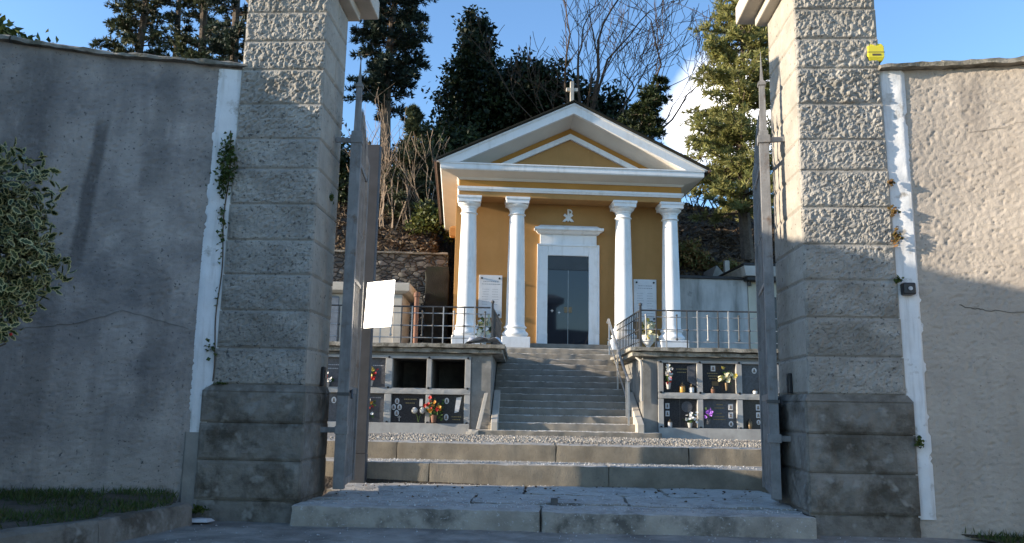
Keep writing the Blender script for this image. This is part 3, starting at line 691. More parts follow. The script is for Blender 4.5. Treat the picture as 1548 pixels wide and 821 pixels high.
part('column', MB().box(-1.785, -1.625, 1.755, 1.855, .30, 3.76), M['post'], pt, .006)
part('foot', MB().box(-1.790, -1.620, 1.750, 1.857, -.01, .298), M['post'], pt, .006)
# the polished plate that throws the sun back
cdir = (Vector((0, 0, .82)) - P('G', -1.515, 1.6, 1.90)).normalized(); hv = (cdir + S).normalized()
pl = thing('polished_plate', 'blank polished metal plate on the grey post throwing back the low sun', 'plate', 'G', -1.70, 1.52, 1.62)
mp = bpy.data.meshes.new('plate'); pl_o = None
zax = hv; xax = Vector((0, 0, 1)).cross(zax).normalized(); yax = zax.cross(xax)
base = P('G', -1.515, 1.60, 1.90) - pl.location
rz = Matrix.Rotation(-R(FR['G'][1]), 3, 'Z')
mb = MB(); hw, hh, th = .21, .255, .004
vs = [base + xax * a + yax * b + zax * c for c in (-th, th) for a, b in ((-hw, -hh), (hw, -hh), (hw, hh), (-hw, hh))]
mb.hexa([tuple(rz @ v) for v in vs])
OFFs = OFF[pl.name]; OFF[pl.name] = (0, 0, 0)
part('plate', mb, M['mirror'], pl, .003)
mb = MB(); vs = [base + xax * a + yax * b + zax * c for c in (-.06, -th - .001) for a, b in ((-.15, -.03), (-.09, -.03), (-.09, .03), (-.15, .03))]
mb.hexa([tuple(rz @ v) for v in vs]); part('bracket', mb, M['post'], pl)
OFF[pl.name] = OFFs

# ------------------------------------------------------------------ burial-niche blocks and terrace
Z0, ZU0, ZU1, ZL0, ZL1 = .335, 1.150, 1.695, .505, 1.035
def niche_block(u_in, u_out, cells, label, side):
    """cells: (u0,u1,[upper,lower] material keys or 'open')"""
    t = thing('burial_niche_block', label, 'burial niches', 'T', (u_in + u_out) / 2, 2.1, Z0 - .1, group='burial niche blocks beside the chapel stairs')
    lo, hi = min(u_in, u_out), max(u_in, u_out)
    mb = MB(); mb.box(lo + (.0 if side > 0 else 0), hi, 1.55, 4.28, Z0 - .1, 1.805)
    # front pier by the stairs
    pu = (cells[0][0], u_in) if side > 0 else (u_in, cells[0][0])
    if side < 0: pier = (cells[0][1] + .115, u_in)
    else: pier = (u_in, cells[0][0] - .105)
    mb.box(pier[0], pier[1], -.0, 1.549, Z0 - .1, 1.805)
    mb.box(lo + .01, hi - .01, -.0, .10, 1.745, 1.804)
    part('wall', mb, M['concrete'], t, .012)
    # frame members
    cs = sorted(cells); edges = [c[:2] for c in cs]
    fm = MB()
    ext_lo = lo if side < 0 else pier[1]; ext_hi = pier[0] if side < 0 else hi
    fm.box(ext_lo + .002, ext_hi - .002, -.03, .14, 1.697, 1.747)
    part('head_beam', fm, M['frame_stone'], t, .006)
    part('middle_beam', MB().rough(ext_lo + .002, ext_hi - .002, -.045, .14, 1.037, 1.148, .07, .006, 6, side), M['frame_stone'], t)
    part('sill_beam', MB().box(ext_lo + .002, ext_hi - .002, -.06, .16, Z0 - .1, .503), M['frame_stone'], t, .008)
    xs_ = [ext_lo] + [x for e_ in edges for x in e_] + [ext_hi]
    for i in range(0, len(xs_), 2):
        a, b_ = xs_[i], xs_[i + 1]
        if b_ - a < .02 or b_ - a > .4: continue
        for z0, z1 in ((ZL0, 1.034), (ZU0, 1.696)):
            part('upright', MB().box(a + .002, b_ - .002, -.032, .14, z0, z1), M['frame_stone'], t, .006)
        for z in (.515, 1.15, 1.715): part('stud', MB().tube([((a + b_) / 2, -.05, z), ((a + b_) / 2, -.02, z)], .022, 10), M['stud'], t)
    for a, b_, kinds in cs:
        for (z0, z1), k in zip(((ZU0, ZU1), (ZL0, ZL1)), kinds):
            if k == 'open':
                m2 = MB(); d = 1.4
                m2.add([(a, .13, z0), (b_, .13, z0), (b_, .13, z1), (a, .13, z1), (a, d, z0), (b_, d, z0), (b_, d, z1), (a, d, z1)],
                       [(0, 1, 5, 4), (1, 2, 6, 5), (2, 3, 7, 6), (3, 0, 4, 7), (4, 5, 6, 7)])
                part('empty_niche', m2, M['niche_dark'], t)
            else:
                pz = MB().box(a, b_, .05, .08, z0, z1)
                p_ = part('grave_plate', pz, M[k], t, .004)
                yield_cells.append((p_, a, b_, z0, z1, t))
    # terrace slab: two worn courses with an overhang
    s0, s1 = (lo - .0, hi + .26) if side < 0 else (lo - .26, hi)
    part('slab', MB().rough(s0 + .05 * (side > 0), s1 - .05 * (side < 0), -.12, 4.25, 1.806, 1.895, .12, .014, 5, side + 3), M['slab'], t, 0, True)
    part('slab_edge', MB().rough(s0, s1, -.19, 4.25, 1.897, 1.982, .12, .014, 5, side + 9), M['slab'], t, 0, True)
    return t
yield_cells = []
Lc = [(-1.475, -.85, ('open', 'granite')), (-2.212, -1.57, ('open', 'granite')), (-2.95, -2.345, ('granite_grey', 'granite_grey')), (-3.685, -3.08, ('granite_grey', 'granite_grey')), (-4.42, -3.815, ('granite', 'granite_grey')), (-5.15, -4.55, ('granite', 'granite'))]
Lc = [(a, b, k) for a, b, k in Lc]
def order(side, cells): return sorted(cells, key=lambda c: -c[1]) if side < 0 else sorted(cells)
nbL = niche_block(-.35, -5.4, order(-1, Lc), 'long niche block left of the stairs with two empty openings', -1)
Rc = [(2.868, 3.49, ('granite', 'granite')), (3.60, 4.222, ('granite', 'granite_grey')), (4.332, 4.955, ('granite_grey', 'granite')), (5.065, 5.69, ('granite_grey', 'granite')), (5.80, 6.42, ('granite', 'granite'))]
nbR = niche_block(2.48, 6.6, order(1, Rc), 'niche block right of the stairs with all plates in place', 1)

# lettering strokes, portraits on the plates (sub-parts)
def bars(p_, name, m, rows, y=.046):
    mb = MB()
    for u0, u1, z in rows: 
        x = u0; r_ = random.Random(int(u0 * 1000 + z * 977))
        while x < u1:
            w_ = r_.uniform(.014, .035); mb.box(x, min(x + w_, u1), y, .052, z, z + .016); x += w_ + .008
    return part(name, mb, m, p_)
def portrait(p_, u, z, oval=True, w_=.045, h=.06, photo=True):
    mb = MB()
    if oval:
        n = 18; mb.add([(u + w_ * math.cos(2 * math.pi * i / n), y, z + h * math.sin(2 * math.pi * i / n)) for y in (.038, .05) for i in range(n)],
                       [tuple(range(n))[::1]] + [(i, i + n, (i + 1) % n + n, (i + 1) % n) for i in range(n)])
    else: mb.box(u - w_, u + w_, .038, .05, z - h, z + h)
    part('portrait', mb, M['ptn_portrait'], p_)
    if photo: part('photo', MB().loft([(u - w_ * .45, u + w_ * .45, .034, .037, z - h * .62), (u - w_ * .62, u + w_ * .62, .034, .037, z - h * .35), (u - w_ * .36, u + w_ * .36, .034, .037, z - h * .12), (u - w_ * .40, u + w_ * .40, .034, .037, z + h * .3), (u - w_ * .2, u + w_ * .2, .034, .037, z + h * .55)]), M['ptn_photo'], p_)
def cell(u, z):
    for p_, a, b, z0, z1, t in yield_cells:
        if a <= u <= b and z0 <= z <= z1: return p_
# left: lower two
c = cell(-1.9, .8)
for u, z in ((-2.11, .90), (-2.17, .79), (-2.06, .79), (-2.11, .68)): portrait(c, u, z, True, .042, .055)
portrait(c, -1.66, .88, False, .03, .07, False)
bars(c, 'lettering', M['gold'], [(-1.98, -1.74, .93), (-1.95, -1.78, .86)])
part('bronze_cross', MB().box(-2.065, -2.05, .03, .049, .53, .63).box(-2.09, -2.025, .03, .048, .60, .614), M['steel'], c)
c = cell(-1.2, .8)
portrait(c, -1.18, .92, True, .042, .056); portrait(c, -1.18, .62, True, .042, .06)
c_ = MB().hexa([(-1.03, .035, .70), (-.95, .035, .72), (-.95, .049, .72), (-1.03, .049, .70), (-1.0, .035, .98), (-.90, .035, 1.0), (-.90, .049, 1.0), (-1.0, .049, .98)]); part('portrait', c_, M['ptn_portrait'], c)
bars(c, 'lettering', M['gold'], [(-1.08, -.90, .62), (-1.06, -.92, .57)])
c = cell(-2.6, 1.4); bars(c, 'lettering', M['letter'], [(-2.6, -2.4, 1.55)]); portrait(c, -2.84, 1.55, True)
c = cell(-2.6, .8); portrait(c, -2.80, .9, False); bars(c, 'lettering', M['letter'], [(-2.65, -2.42, .95)])
c = cell(-3.4, 1.4); portrait(c, -3.62, 1.57, True, .05, .07); bars(c, 'lettering', M['letter'], [(-3.5, -3.2, 1.55), (-3.45, -3.25, 1.48)])
c = cell(-3.4, .8); portrait(c, -3.3, .9, True)
# right
c = cell(3.1, 1.4); bars(c, 'lettering', M['gold'], [(3.12, 3.33, 1.58), (3.14, 3.30, 1.52)])
part('glass_panel', MB().hexa([(3.325, .02, 1.36), (3.48, .02, 1.27), (3.48, .048, 1.27), (3.325, .048, 1.36), (3.325, .02, 1.64), (3.48, .02, 1.69), (3.48, .048, 1.69), (3.325, .048, 1.64)]), M['granite_grey'], c)
portrait(c, 3.41, 1.58, False, .045, .06)
c = cell(3.1, .8); portrait(c, 2.945, .90, False, .036, .05); portrait(c, 2.945, .76, False, .036, .05)
n = 24; part('round_stone', MB().tube([(3.31, .04, .89), (3.31, .052, .89)], .10, 24), M['granite_grey'], c)
part('divider', MB().box(3.172, 3.178, .044, .052, .51, 1.03), M['niche_dark'], c)
c = cell(3.9, 1.4); portrait(c, 3.81, 1.61, False, .042, .052); bars(c, 'lettering', M['gold'], [(3.70, 3.90, 1.51), (3.72, 3.92, 1.46), (3.74, 3.88, 1.41)]); part('small_plaque', MB().box(3.78, 3.90, .03, .049, 1.29, 1.37), M['bronze'], c)
c = cell(3.9, .8); portrait(c, 4.12, .90, False, .042, .055); portrait(c, 4.12, .745, False, .042, .055); portrait(c, 4.12, .59, True, .042, .05)
bars(c, 'lettering', M['gold'], [(3.86, 3.98, .93), (3.82, 4.0, .87), (3.86, 3.96, .77), (3.82, 4.0, .71), (3.8, 4.02, .66)])
c = cell(4.6, 1.4); portrait(c, 4.58, 1.58, True, .045, .055)
c = cell(4.6, .8); portrait(c, 4.63, .90, False, .04, .055); portrait(c, 4.63, .76, False, .04, .05); portrait(c, 4.63, .63, True, .035, .045)
c = cell(5.4, 1.4); portrait(c, 5.2, 1.55, False); c = cell(5.4, .8); portrait(c, 5.2, .85, True)

# flowers, lanterns and vases at the plates
def rdirs_(rg):
    d = rg.normal(size=3); return d / np.linalg.norm(d)
def petals(name, label, u, v, z, w_, h, cols, n, group=None, fr='T', vase=None, leafn=None, depth=.09, size=.016):
    t = thing(name, label, 'flowers' if name != 'flower_urn' else 'urn', fr, u, v, z, group=group)
    rg = np.random.default_rng(int(abs(u * 991 + z * 77)) + 5)
    def blob(nm, mat_, k, s, inner):
        if k < 1: return
        c0 = np.clip(rg.normal(0, .38, (k, 3)), -.75, .75) * np.array([w_, depth * .7, h]) + np.array([0, -depth * .55 if inner else .0, h * (.66 if inner else .45)])
        Vv, Ff = [], []
        for q in c0:     # each bloom a small cup of six quads
            a0 = rg.uniform(0, 6.28); tilt = Vector(rg.normal(0, .5, 3)) + Vector((0, -1, .5)); tilt.normalize()
            a = tilt.orthogonal().normalized(); b = tilt.cross(a); qv = Vector(q)
            for j in range(6 if inner else 2):
                th = a0 + j * 1.047; d = a * math.cos(th) + b * math.sin(th); e = tilt.cross(d); bs = len(Vv); sl_ = s * rg.uniform(.9, 1.45) * (1.25 if inner else 1.3)
                Vv += [qv, qv + d * sl_ * .6 + e * sl_ * .4 + tilt * sl_ * .2, qv + d * sl_ + tilt * sl_ * .45, qv + d * sl_ * .6 - e * sl_ * .4 + tilt * sl_ * .2]; Ff.append((bs, bs + 1, bs + 2, bs + 3))
        if inner and k <= 6:
            for q in range(k): npobj('bloom', Vv[q * 24:(q + 1) * 24], Ff[:6], mat_, t)
        else: npobj(nm, Vv, Ff, mat_, t)
    for m, k in cols: blob('blooms', M[m], k, size, True)
    blob('leaves', M['lf'], leafn if leafn is not None else n, size * 1.3, False)
    OFF[t.name] = (0, 0, 0)
    mb = MB()
    for i in range(7): a = rg.normal(0, .3, 2); mb.tube([(0, 0, -.0), (a[0] * w_ * .3, a[1] * depth * .3, h * .3), (a[0] * w_, a[1] * depth, h * .62)], .004, 4)
    part('stems', mb, M['lf'], t)
    if vase: vase(t)
    return t
G1 = 'flowers set before the grave plates'
def pot(r0, r1, h, m): return lambda t: part('pot', MB().lathe([(r0, -h), (r1, 0), (r1 * .85, 0.0), (r0 * .7, -h * .8)], 0, 0, 14), M[m], t, smooth=True)
petals('flower_bunch', 'red and white flowers on the lower grave plate left of the white roses', -2.62, -.06, .66, .16, .25, [('red', 10), ('yel', 6), ('org', 6), ('wht', 4)], 20, G1, vase=pot(.03, .045, .12, 'black'), size=.024)
petals('flower_bunch', 'yellow and red flowers on the upper grave plate beside the empty niche', -2.60, -.06, 1.27, .16, .17, [('yel', 12), ('red', 7)], 16, G1, vase=pot(.03, .045, .10, 'steel'), size=.026)
ro = thing('flower_bunch', 'two round white rose heads on the dark plate under the empty niche', 'flowers', 'T', -1.69, .0, .62, group=G1); OFF[ro.name] = (0, 0, 0)
rgr = np.random.default_rng(8)
for x in (-.075, .07):
    mb = MB()
    for i in range(70):
        d = Vector(rdirs_(rgr)); d.y = -abs(d.y) * .8; c0 = Vector((x, -.05, .11)) + d * .045; a = d.orthogonal().normalized(); b = d.cross(a)
        mb.add([c0 - a * .022 - b * .018, c0 + a * .022 - b * .018 + d * .008, c0 + a * .02 + b * .02 + d * .012, c0 - a * .02 + b * .02], [(0, 1, 2, 3)])
    part('bloom', mb, M['wht'], ro)
part('stems', MB().tube([(-.075, -.03, .1), (-.02, -.03, .0), (0, -.03, -.1)], .005, 5).tube([(.07, -.03, .1), (.02, -.03, .0), (0, -.03, -.1)], .005, 5), M['lf'], ro)
petals('flower_bunch', 'red poinsettias with bronze leaves between the two lower left plates', -1.40, -.08, .66, .22, .24, [('red', 9), ('org', 7)], 60, G1, vase=pot(.04, .06, .14, 'terracotta'), size=.026)
petals('flower_bunch', 'pale flowers on the upper plate behind the left gate leaf', -3.42, -.05, 1.22, .16, .12, [('wht', 8), ('red', 5)], 16, G1, vase=pot(.03, .05, .08, 'steel'), size=.024)
petals('flower_bunch', 'white and red flowers in the first upper plate right of the stairs', 2.96, -.02, 1.33, .09, .22, [('wht', 14), ('red', 6), ('crm', 6)], 10, G1, vase=pot(.03, .05, .12, 'frame_stone'), size=.024)
petals('flower_bunch', 'pale yellow roses on a long stem across the second upper plate', 4.03, -.06, 1.34, .19, .20, [('crm', 16), ('yel', 7)], 18, G1, vase=pot(.02, .035, .14, 'bronze'), size=.028)
petals('flower_bunch', 'white and grey blossoms at the foot of the first lower right plate', 3.34, -.05, .60, .16, .14, [('wht', 16)], 14, G1, vase=pot(.03, .05, .09, 'frame_stone'), size=.022)
petals('flower_bunch', 'purple flowers at the corner of the second lower right plate', 3.68, -.05, .72, .09, .12, [('pur', 12)], 8, G1, vase=pot(.03, .045, .14, 'granite_grey'), size=.024)
petals('flower_bunch', 'small green and white sprig on the third upper right plate', 4.71, -.05, 1.30, .06, .15, [('wht', 3)], 9, G1, vase=pot(.02, .03, .12, 'wht' if False else 'frame_stone'), size=.02)
petals('flower_bunch', 'pink and red flowers on the plate half hidden by the right gate leaf', 5.17, -.05, 1.36, .09, .20, [('red', 8), ('wht', 4)], 10, G1, vase=pot(.03, .045, .1, 'granite'), size=.024)
def lantern(label, u, z, m, r=.035, h=.13):
    t = thing('grave_lantern', label, 'lantern', 'T', u, -.0, z, group='little lanterns on the niche sills')
    OFF[t.name] = (0, 0, 0)
    part('body', MB().lathe([(r * .8, 0), (r, .01), (r * 1.1, h * .4), (r, h * .62)], 0, 0, 14), m, t, smooth=True)
    part('lid', MB().lathe([(r * 1.15, h * .621), (r * .9, h * .74), (r * .25, h * .85), (r * .2, h)], 0, 0, 14), M['bronze'], t, smooth=True)
lantern('amber lantern on the sill of the first upper right plate', 3.22, 1.150, M['org'] if False else mat('amber_glass', (.45, .22, .04), (.55, .30, .06), 6, .25, 0), .05, .19)
lantern('small white lantern beside the amber one', 3.39, 1.150, M['wht'], .045, .16)
lantern('brown lantern on the sill of the second upper right plate', 3.79, 1.150, M['terracotta'], .038, .12)
lantern('white cup on the sill of the third upper right plate', 4.57, 1.150, M['white'], .04, .09)
lantern('bronze lantern on the sill of the third lower right plate', 4.46, .504, M['bronze'], .035, .19)
lantern('pale lantern on the sill of the first lower right plate', 2.98, .504, M['letter'], .04, .16)

# ------------------------------------------------------------------ chapel stairs
ts = thing('chapel_stairs', 'flight of grey stone steps rising between the niche blocks to the chapel', 'stairs', 'T', 1.05, 1.6, Z0 - .05)
top0, dz, tr = .41, .1365, .295
for k in range(14):
    z1 = top0 + dz * k; v0 = -.32 + tr * k
    u0, u1 = ((-.60, 2.78) if k == 0 else (-.40, 2.46) if k == 1 else (-.335, 2.465))
    v1 = v0 + (tr + .06 if k < 13 else .9)
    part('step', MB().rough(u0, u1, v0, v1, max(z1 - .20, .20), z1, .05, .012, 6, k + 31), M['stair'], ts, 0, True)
part('core', MB().hexa([(-.33, -.1, .25), (2.46, -.1, .25), (2.46, 4.3, .25), (-.33, 4.3, .25), (-.33, .0, .26), (2.46, .0, .26), (2.46, 4.3, 1.95), (-.33, 4.3, 1.95)]), M['concrete'], ts)
for u0, u1 in ((-.47, -.345), (2.475, 2.60)):
    if u0 > 0: u0, u1 = 2.335, 2.462
    else: u0, u1 = -.332, -.205
    part('cheek_kerb', MB().hexa([(u0, -.30, .38), (u1, -.30, .38), (u1, 1.15, .38), (u0, 1.15, .38), (u0, -.30, .56), (u1, -.30, .56), (u1, 1.15, 1.17), (u0, 1.15, 1.17)]), M['tomb'], ts, .012)
part('kerb_end_stone', MB().rough(-.78, -.55, -.34, -.1, .25, .41, .06, .01, 6, 4), M['tomb'], ts)
lb = MB().hexa([(-.60, -.30, .42), (-.53, -.30, .42), (-.53, -.27, .42), (-.60, -.27, .42), (-.47, -.07, 1.08), (-.40, -.07, 1.08), (-.40, -.03, 1.08), (-.47, -.03, 1.08)])
solo('leaning_board', 'narrow weathered board leaning on the pier left of the stairs', 'board', lb, M['tomb'], 'T', -.52, -.25, .40, bevel=.006)
hr = thing('stair_handrail', 'plain grey steel handrail climbing the right side of the chapel stairs', 'handrail', 'T', 2.2, 1.6, .5)
hp = [(2.23, -.02, 1.33), (2.215, .55, 1.58), (2.20, 3.3, 2.86), (2.19, 3.42, 2.80)]
part('rail', MB().tube(hp, .028, 8), M['steel'], hr, smooth=True)
part('lower_rail', MB().tube([(2.225, .28, 1.0), (2.20, 3.3, 2.42)], .016, 8), M['steel'], hr, smooth=True)
for v in (.0, .28, 1.7, 3.3):
    zb = top0 + dz * max(0, math.floor((v + .32) / tr)); part('rail_post', MB().box(2.20, 2.235, v - .018, v + .018, zb - .02, 1.33 + (v * .463) + .0), M['steel'], hr, .003)
dpipe = MB().tube([(2.38, .12, 1.80), (2.44, -.035, 1.72), (2.455, -.05, 1.62), (2.455, -.05, .98)], .022, 8)
solo('downpipe', 'thin pale rainwater pipe on the corner right of the stairs', 'pipe', dpipe, M['frame_stone'], 'T', 2.455, -.05, .98, smooth=True)

# ------------------------------------------------------------------ terrace railings
def railing(u0, u1, uret, label, seed, side):
    t = thing('terrace_railing', label, 'railing', 'T', (u0 + u1) / 2, .12, 1.97, group='iron railings along the terrace edge')
    zb, zt = 1.975, 2.70; v = .12
    for z, r_ in ((zt, .016), (2.575, .010), (2.335, .010), (2.105, .010)):
        part('rail', MB().tube([(u0, v, z), (u1, v, z)], r_, 6), M['iron'] if z > 2.6 else M['paleiron'], t)
        part('rail', MB().tube([(uret, v, z), (uret + .10 * side, 3.2, z + .02)], r_, 6), M['iron'], t)
    part('post', MB().box(uret - .02, uret + .02, v - .02, v + .02, zb, 2.78).ball((uret, v, 2.81), .035), M['iron'], t)
    n = int(abs(u1 - u0) / .205)
    for i in range(n + 1):
        u = u0 + (u1 - u0) * (i + .5) / (n + 1); k = (i + seed) % 6
        m = M['paleiron'] if k in (1, 2, 4) else M['iron']
        if k in (2, 5):
            mb = MB().tube([(u, v - .012, 2.16), (u, v - .012, 2.60)], .011, 6).ball((u, v - .012, 2.15), .026).ball((u, v - .012, 2.61), .022)
        else:
            mb = MB().box(u - .011, u + .011, v - .022, v, zb - .01, 2.70)
            if k in (0, 3): mb.ball((u, v - .014, 2.335), .027)
        part('baluster', mb, m, t)
    for i in range(14):
        v_ = .12 + 3.05 * (i + 1) / 15; u = uret + .10 * side * (i + 1) / 15
        part('baluster', MB().box(u - .010, u + .010, v_ - .010, v_ + .010, zb - .01, 2.70), M['iron'], t)
railing(-5.2, -.40, -.36, 'iron railing on the terrace edge left of the stairs', 0, 1)
railing(2.47, 6.4, 2.47, 'iron railing on the terrace edge right of the stairs', 2, -1)
# crumpled sheet on the slab
xs = np.linspace(-.36, .34, 40); ys = np.linspace(-.12, .16, 20); V = []
for y in ys:
    for x in xs:
        e_ = min(1, (1 - (x / .36) ** 2) * (1 - (y / .17) ** 2) * 3); q = Vector((x * 4.2, y * 6, 1))
        V.append((x, y, .006 + max(0, e_) * (.04 + .09 * (1 - abs(noise.noise(q)) * 2) + .03 * noise.noise(q * 2.9))))
F = [(j * 40 + i, j * 40 + i + 1, (j + 1) * 40 + i + 1, (j + 1) * 40 + i) for j in range(19) for i in range(39)]
o = npobj('crumpled_sheet', V, F, M['cloth'], None, None, P('T', -.50, .02, 1.985)); o.rotation_euler = (0, 0, R(-4)); tag(o, 'crumpled pale sheet lying on the terrace corner by the railing post', 'sheet')
def urn(u, v, label, cols):
    t = petals('flower_urn', label, u, v, 2.22, .17, .26, cols, 40, 'flower urns on the terrace', depth=.15, size=.04, leafn=60)
    part('urn', MB().lathe([(.11, -.27), (.11, -.245), (.05, -.22), (.04, -.16), (.09, -.10), (.14, -.02), (.15, .04), (.16, .055), (.13, .06), (.11, .0)], 0, 0, 20), M['white'], t, smooth=True)
    return t
urn(-.55, .85, 'urn of yellow and white flowers on the terrace left of the stairs', [('crm', 18), ('wht', 12), ('yel', 6)])
urn(2.72, .80, 'white urn of cream flowers on the terrace right of the stairs', [('crm', 26), ('yel', 8)])

# ------------------------------------------------------------------ the chapel
ch = thing('chapel', 'small ochre chapel with white columns, pediment and a cross on top', 'chapel', 'C', 0, 0, 1.9)
FZ = 2.20
mb = MB(); mb.box(-2.80, 2.80, .0, 6.2, 1.9, 6.30); part('wall', mb, M['ochre'], ch, .006)
mb = MB(); mb.box(-3.05, 3.05, -.80, -.002, 1.85, FZ); mb.box(-3.0, -2.802, -.001, 6.3, 1.85, FZ); mb.box(2.802, 3.0, -.001, 6.3, 1.85, FZ); part('podium', mb, M['tomb'], ch, .01)
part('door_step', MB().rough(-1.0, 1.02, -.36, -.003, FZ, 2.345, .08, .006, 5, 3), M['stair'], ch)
def column(u):
    v = -.40
    r0, r1 = .225, .178
    prof = []
    for i in range(25):
        f = i / 24; r_ = r0 + (r1 - r0) * (f ** 1.6); prof.append((r_, 2.80 + (5.42 - 2.80) * f))
    c = part('column', MB().lathe(prof, u, v, 32), M['white'], ch, smooth=True)
    b = MB().loft([(u - .335, u + .335, v - .335, v + .335, FZ + .002), (u - .335, u + .335, v - .335, v + .335, 2.46)]); part('plinth', b, M['white'], c, .012)
    tor = [(.25, 2.461)] + [(.255 + .062 * math.sin(math.pi * i / 8), 2.462 + .15 * i / 8) for i in range(9)] + [(.25, 2.625), (.245, 2.66)] + [(.238 + .04 * math.sin(math.pi * i / 6), 2.66 + .075 * i / 6) for i in range(7)] + [(.236, 2.74), (.226, 2.80)]
    part('base', MB().lathe(tor, u, v, 32), M['white'], c, smooth=True)
    neck = [(.178, 5.42)] + [(.182 + .03 * math.sin(math.pi * i / 6), 5.42 + .05 * i / 6) for i in range(7)] + [(.178, 5.475), (.18, 5.56), (.195, 5.565), (.197, 5.59)] + [(.20 + .075 * math.sin(math.pi / 2 * i / 6), 5.60 + .09 * i / 6) for i in range(7)]
    part('neck', MB().lathe(neck, u, v, 32), M['white'], c, smooth=True)
    part('capital', MB().loft([(u - .275, u + .275, v - .275, v + .275, 5.692), (u - .275, u + .275, v - .275, v + .275, 5.77), (u - .295, u + .295, v - .295, v + .295, 5.79), (u - .295, u + .295, v - .295, v + .295, 5.845)]), M['white'], c, .006)
for u in (-2.48, -1.31, 1.31, 2.48): column(u)
a = 2.75; fv = -.60
part('architrave', MB().box(-a + .02, a - .02, fv + .02, -.001, 5.847, 5.975), M['ochre'], ch, .004)
part('moulding', MB().loft([(-a - .0, a + .0, fv, .20, 5.976), (-a - .015, a + .015, fv - .015, .2, 6.01), (-a - .03, a + .03, fv - .03, .2, 6.03), (-a - .03, a + .03, fv - .03, .2, 6.085)]), M['white'], ch, .004)
part('frieze', MB().box(-a + .02, a - .02, fv + .02, -.001, 6.086, 6.248), M['ochre_dark'], ch, .004)
cw, cv = 3.20, -.95
b_ = 6.66
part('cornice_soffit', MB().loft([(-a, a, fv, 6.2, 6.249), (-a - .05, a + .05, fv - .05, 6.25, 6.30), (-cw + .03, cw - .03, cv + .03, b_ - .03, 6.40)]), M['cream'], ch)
part('cornice', MB().loft([(-cw + .02, cw - .02, cv + .02, b_ - .02, 6.401), (-cw, cw, cv, b_, 6.43), (-cw, cw, cv, b_, 6.53), (-cw - .02, cw + .02, cv - .02, b_ + .02, 6.545), (-cw - .02, cw + .02, cv - .02, b_ + .02, 6.575)]), M['white'], ch, .006)
sl_ = .483; zA = 8.17
def gable(z_out, z_in, v0, v1, ulim_z=6.577):
    uo, ui = (z_out - ulim_z) / sl_, (z_in - ulim_z) / sl_
    return MB().prism([(-uo, ulim_z), (-ui, ulim_z), (0, z_in), (ui, ulim_z), (uo, ulim_z), (0, z_out)], v0, v1)
part('raking_cornice', gable(zA, zA - .27, cv - .02, cv + .09), M['white'], ch, .006)
part('raking_fillet', gable(zA - .002, zA - .055, cv - .045, cv - .021), M['white'], ch, .004)
# sloping soffit of the gable, back to the tympanum
def soffit(s):
    uo, ui = (zA - .26 - 6.578) / sl_, (zA - .42 - 6.578) / sl_
    p = [(s * uo, cv + .091, 6.578), (0, cv + .091, zA - .26), (0, -.30, zA - .42), (s * ui, -.30, 6.578), (s * (uo + .2), cv + .091, 6.578), (0, cv + .091, zA - .15), (0, -.30, zA - .15), (s * (uo + .2), -.30, 6.578)]
    f = [(0, 1, 2, 3), (4, 7, 6, 5), (0, 4, 5, 1), (3, 2, 6, 7)]
    return MB().add(p, f if s < 0 else [q[::-1] for q in f])
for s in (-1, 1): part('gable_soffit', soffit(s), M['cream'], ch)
ut = (zA - .40 - 6.577) / sl_
part('tympanum', MB().prism([(-ut, 6.577), (ut, 6.577), (0, zA - .40)], -.27, -.10), M['ochre'], ch)
part('tympanum_trim', gable(zA - .57, zA - .705, -.36, -.271), M['white'], ch, .004)
part('tympanum_band', gable(zA - .425, zA - .572, -.305, -.271), M['ochre_dark'], ch)
rf = MB()
for s in (-1, 1):
    e0, e1 = 3.31, 0
    z0 = zA + .012 - sl_ * e0; z1 = zA + .012
    p = [(s * e0, cv - .10, z0), (0, cv - .10, z1), (0, 6.75, z1), (s * e0, 6.75, z0)]
    p2 = [(x, y, z + .05) for x, y, z in p]
    rf.hexa((p + p2) if s < 0 else ([p[1], p[0], p[3], p[2]] + [p2[1], p2[0], p2[3], p2[2]]))
roof = part('roof', rf, M['roof'], ch, .008)
for s in (-1, 1): part('gutter', MB().tube([(s * 3.32, cv - .10, 6.56), (s * 3.32, 6.7, 6.56)], .032, 8), M['gutter'], roof)
gb = MB().prism([(-2.78, 6.30), (2.78, 6.30), (2.78, 6.85), (0, zA - .02), (-2.78, 6.85)], 5.9, 6.15); part('rear_gable', gb, M['ochre'], ch)
cz = zA + .09
cx_ = MB().box(-.045, .045, -.62, -.53, cz - .03, cz + .62).box(-.145, -.0455, -.615, -.535, cz + .36, cz + .45).box(.0455, .145, -.615, -.535, cz + .36, cz + .45); cx_.box(-.08, .08, -.66, -.49, cz - .06, cz + .045)
part('cross', cx_, M['tomb'], ch, .008)
# doorway
df = MB().box(-.735, -.505, -.07, .0, 2.346, 4.80).box(.515, .745, -.07, 0, 2.346, 4.80).box(-.504, .514, -.07, 0, 4.545, 4.80)
df.box(-.765, -.50, -.085, -.001, 2.345, 2.62).box(.51, .775, -.085, -.001, 2.345, 2.62)
fr_ = part('door_frame', df, M['white'], ch, .012)
part('frame_bead', MB().box(-.765, -.72, -.095, -.0015, 2.621, 4.83).box(.73, .775, -.095, -.0015, 2.621, 4.83).box(-.719, .729, -.095, -.0015, 4.785, 4.83), M['white'], fr_, .008)
part('frieze_board', MB().box(-.70, .71, -.06, -.0012, 4.831, 5.075), M['white'], fr_, .006)
part('hood', MB().loft([(-.72, .73, -.10, -.001, 5.076), (-.76, .77, -.15, -.001, 5.10), (-.80, .81, -.20, -.001, 5.15), (-.85, .86, -.25, -.001, 5.165), (-.85, .86, -.25, -.001, 5.225), (-.79, .80, -.19, -.001, 5.24), (-.70, .71, -.10, -.001, 5.30)]), M['white'], fr_, .004)
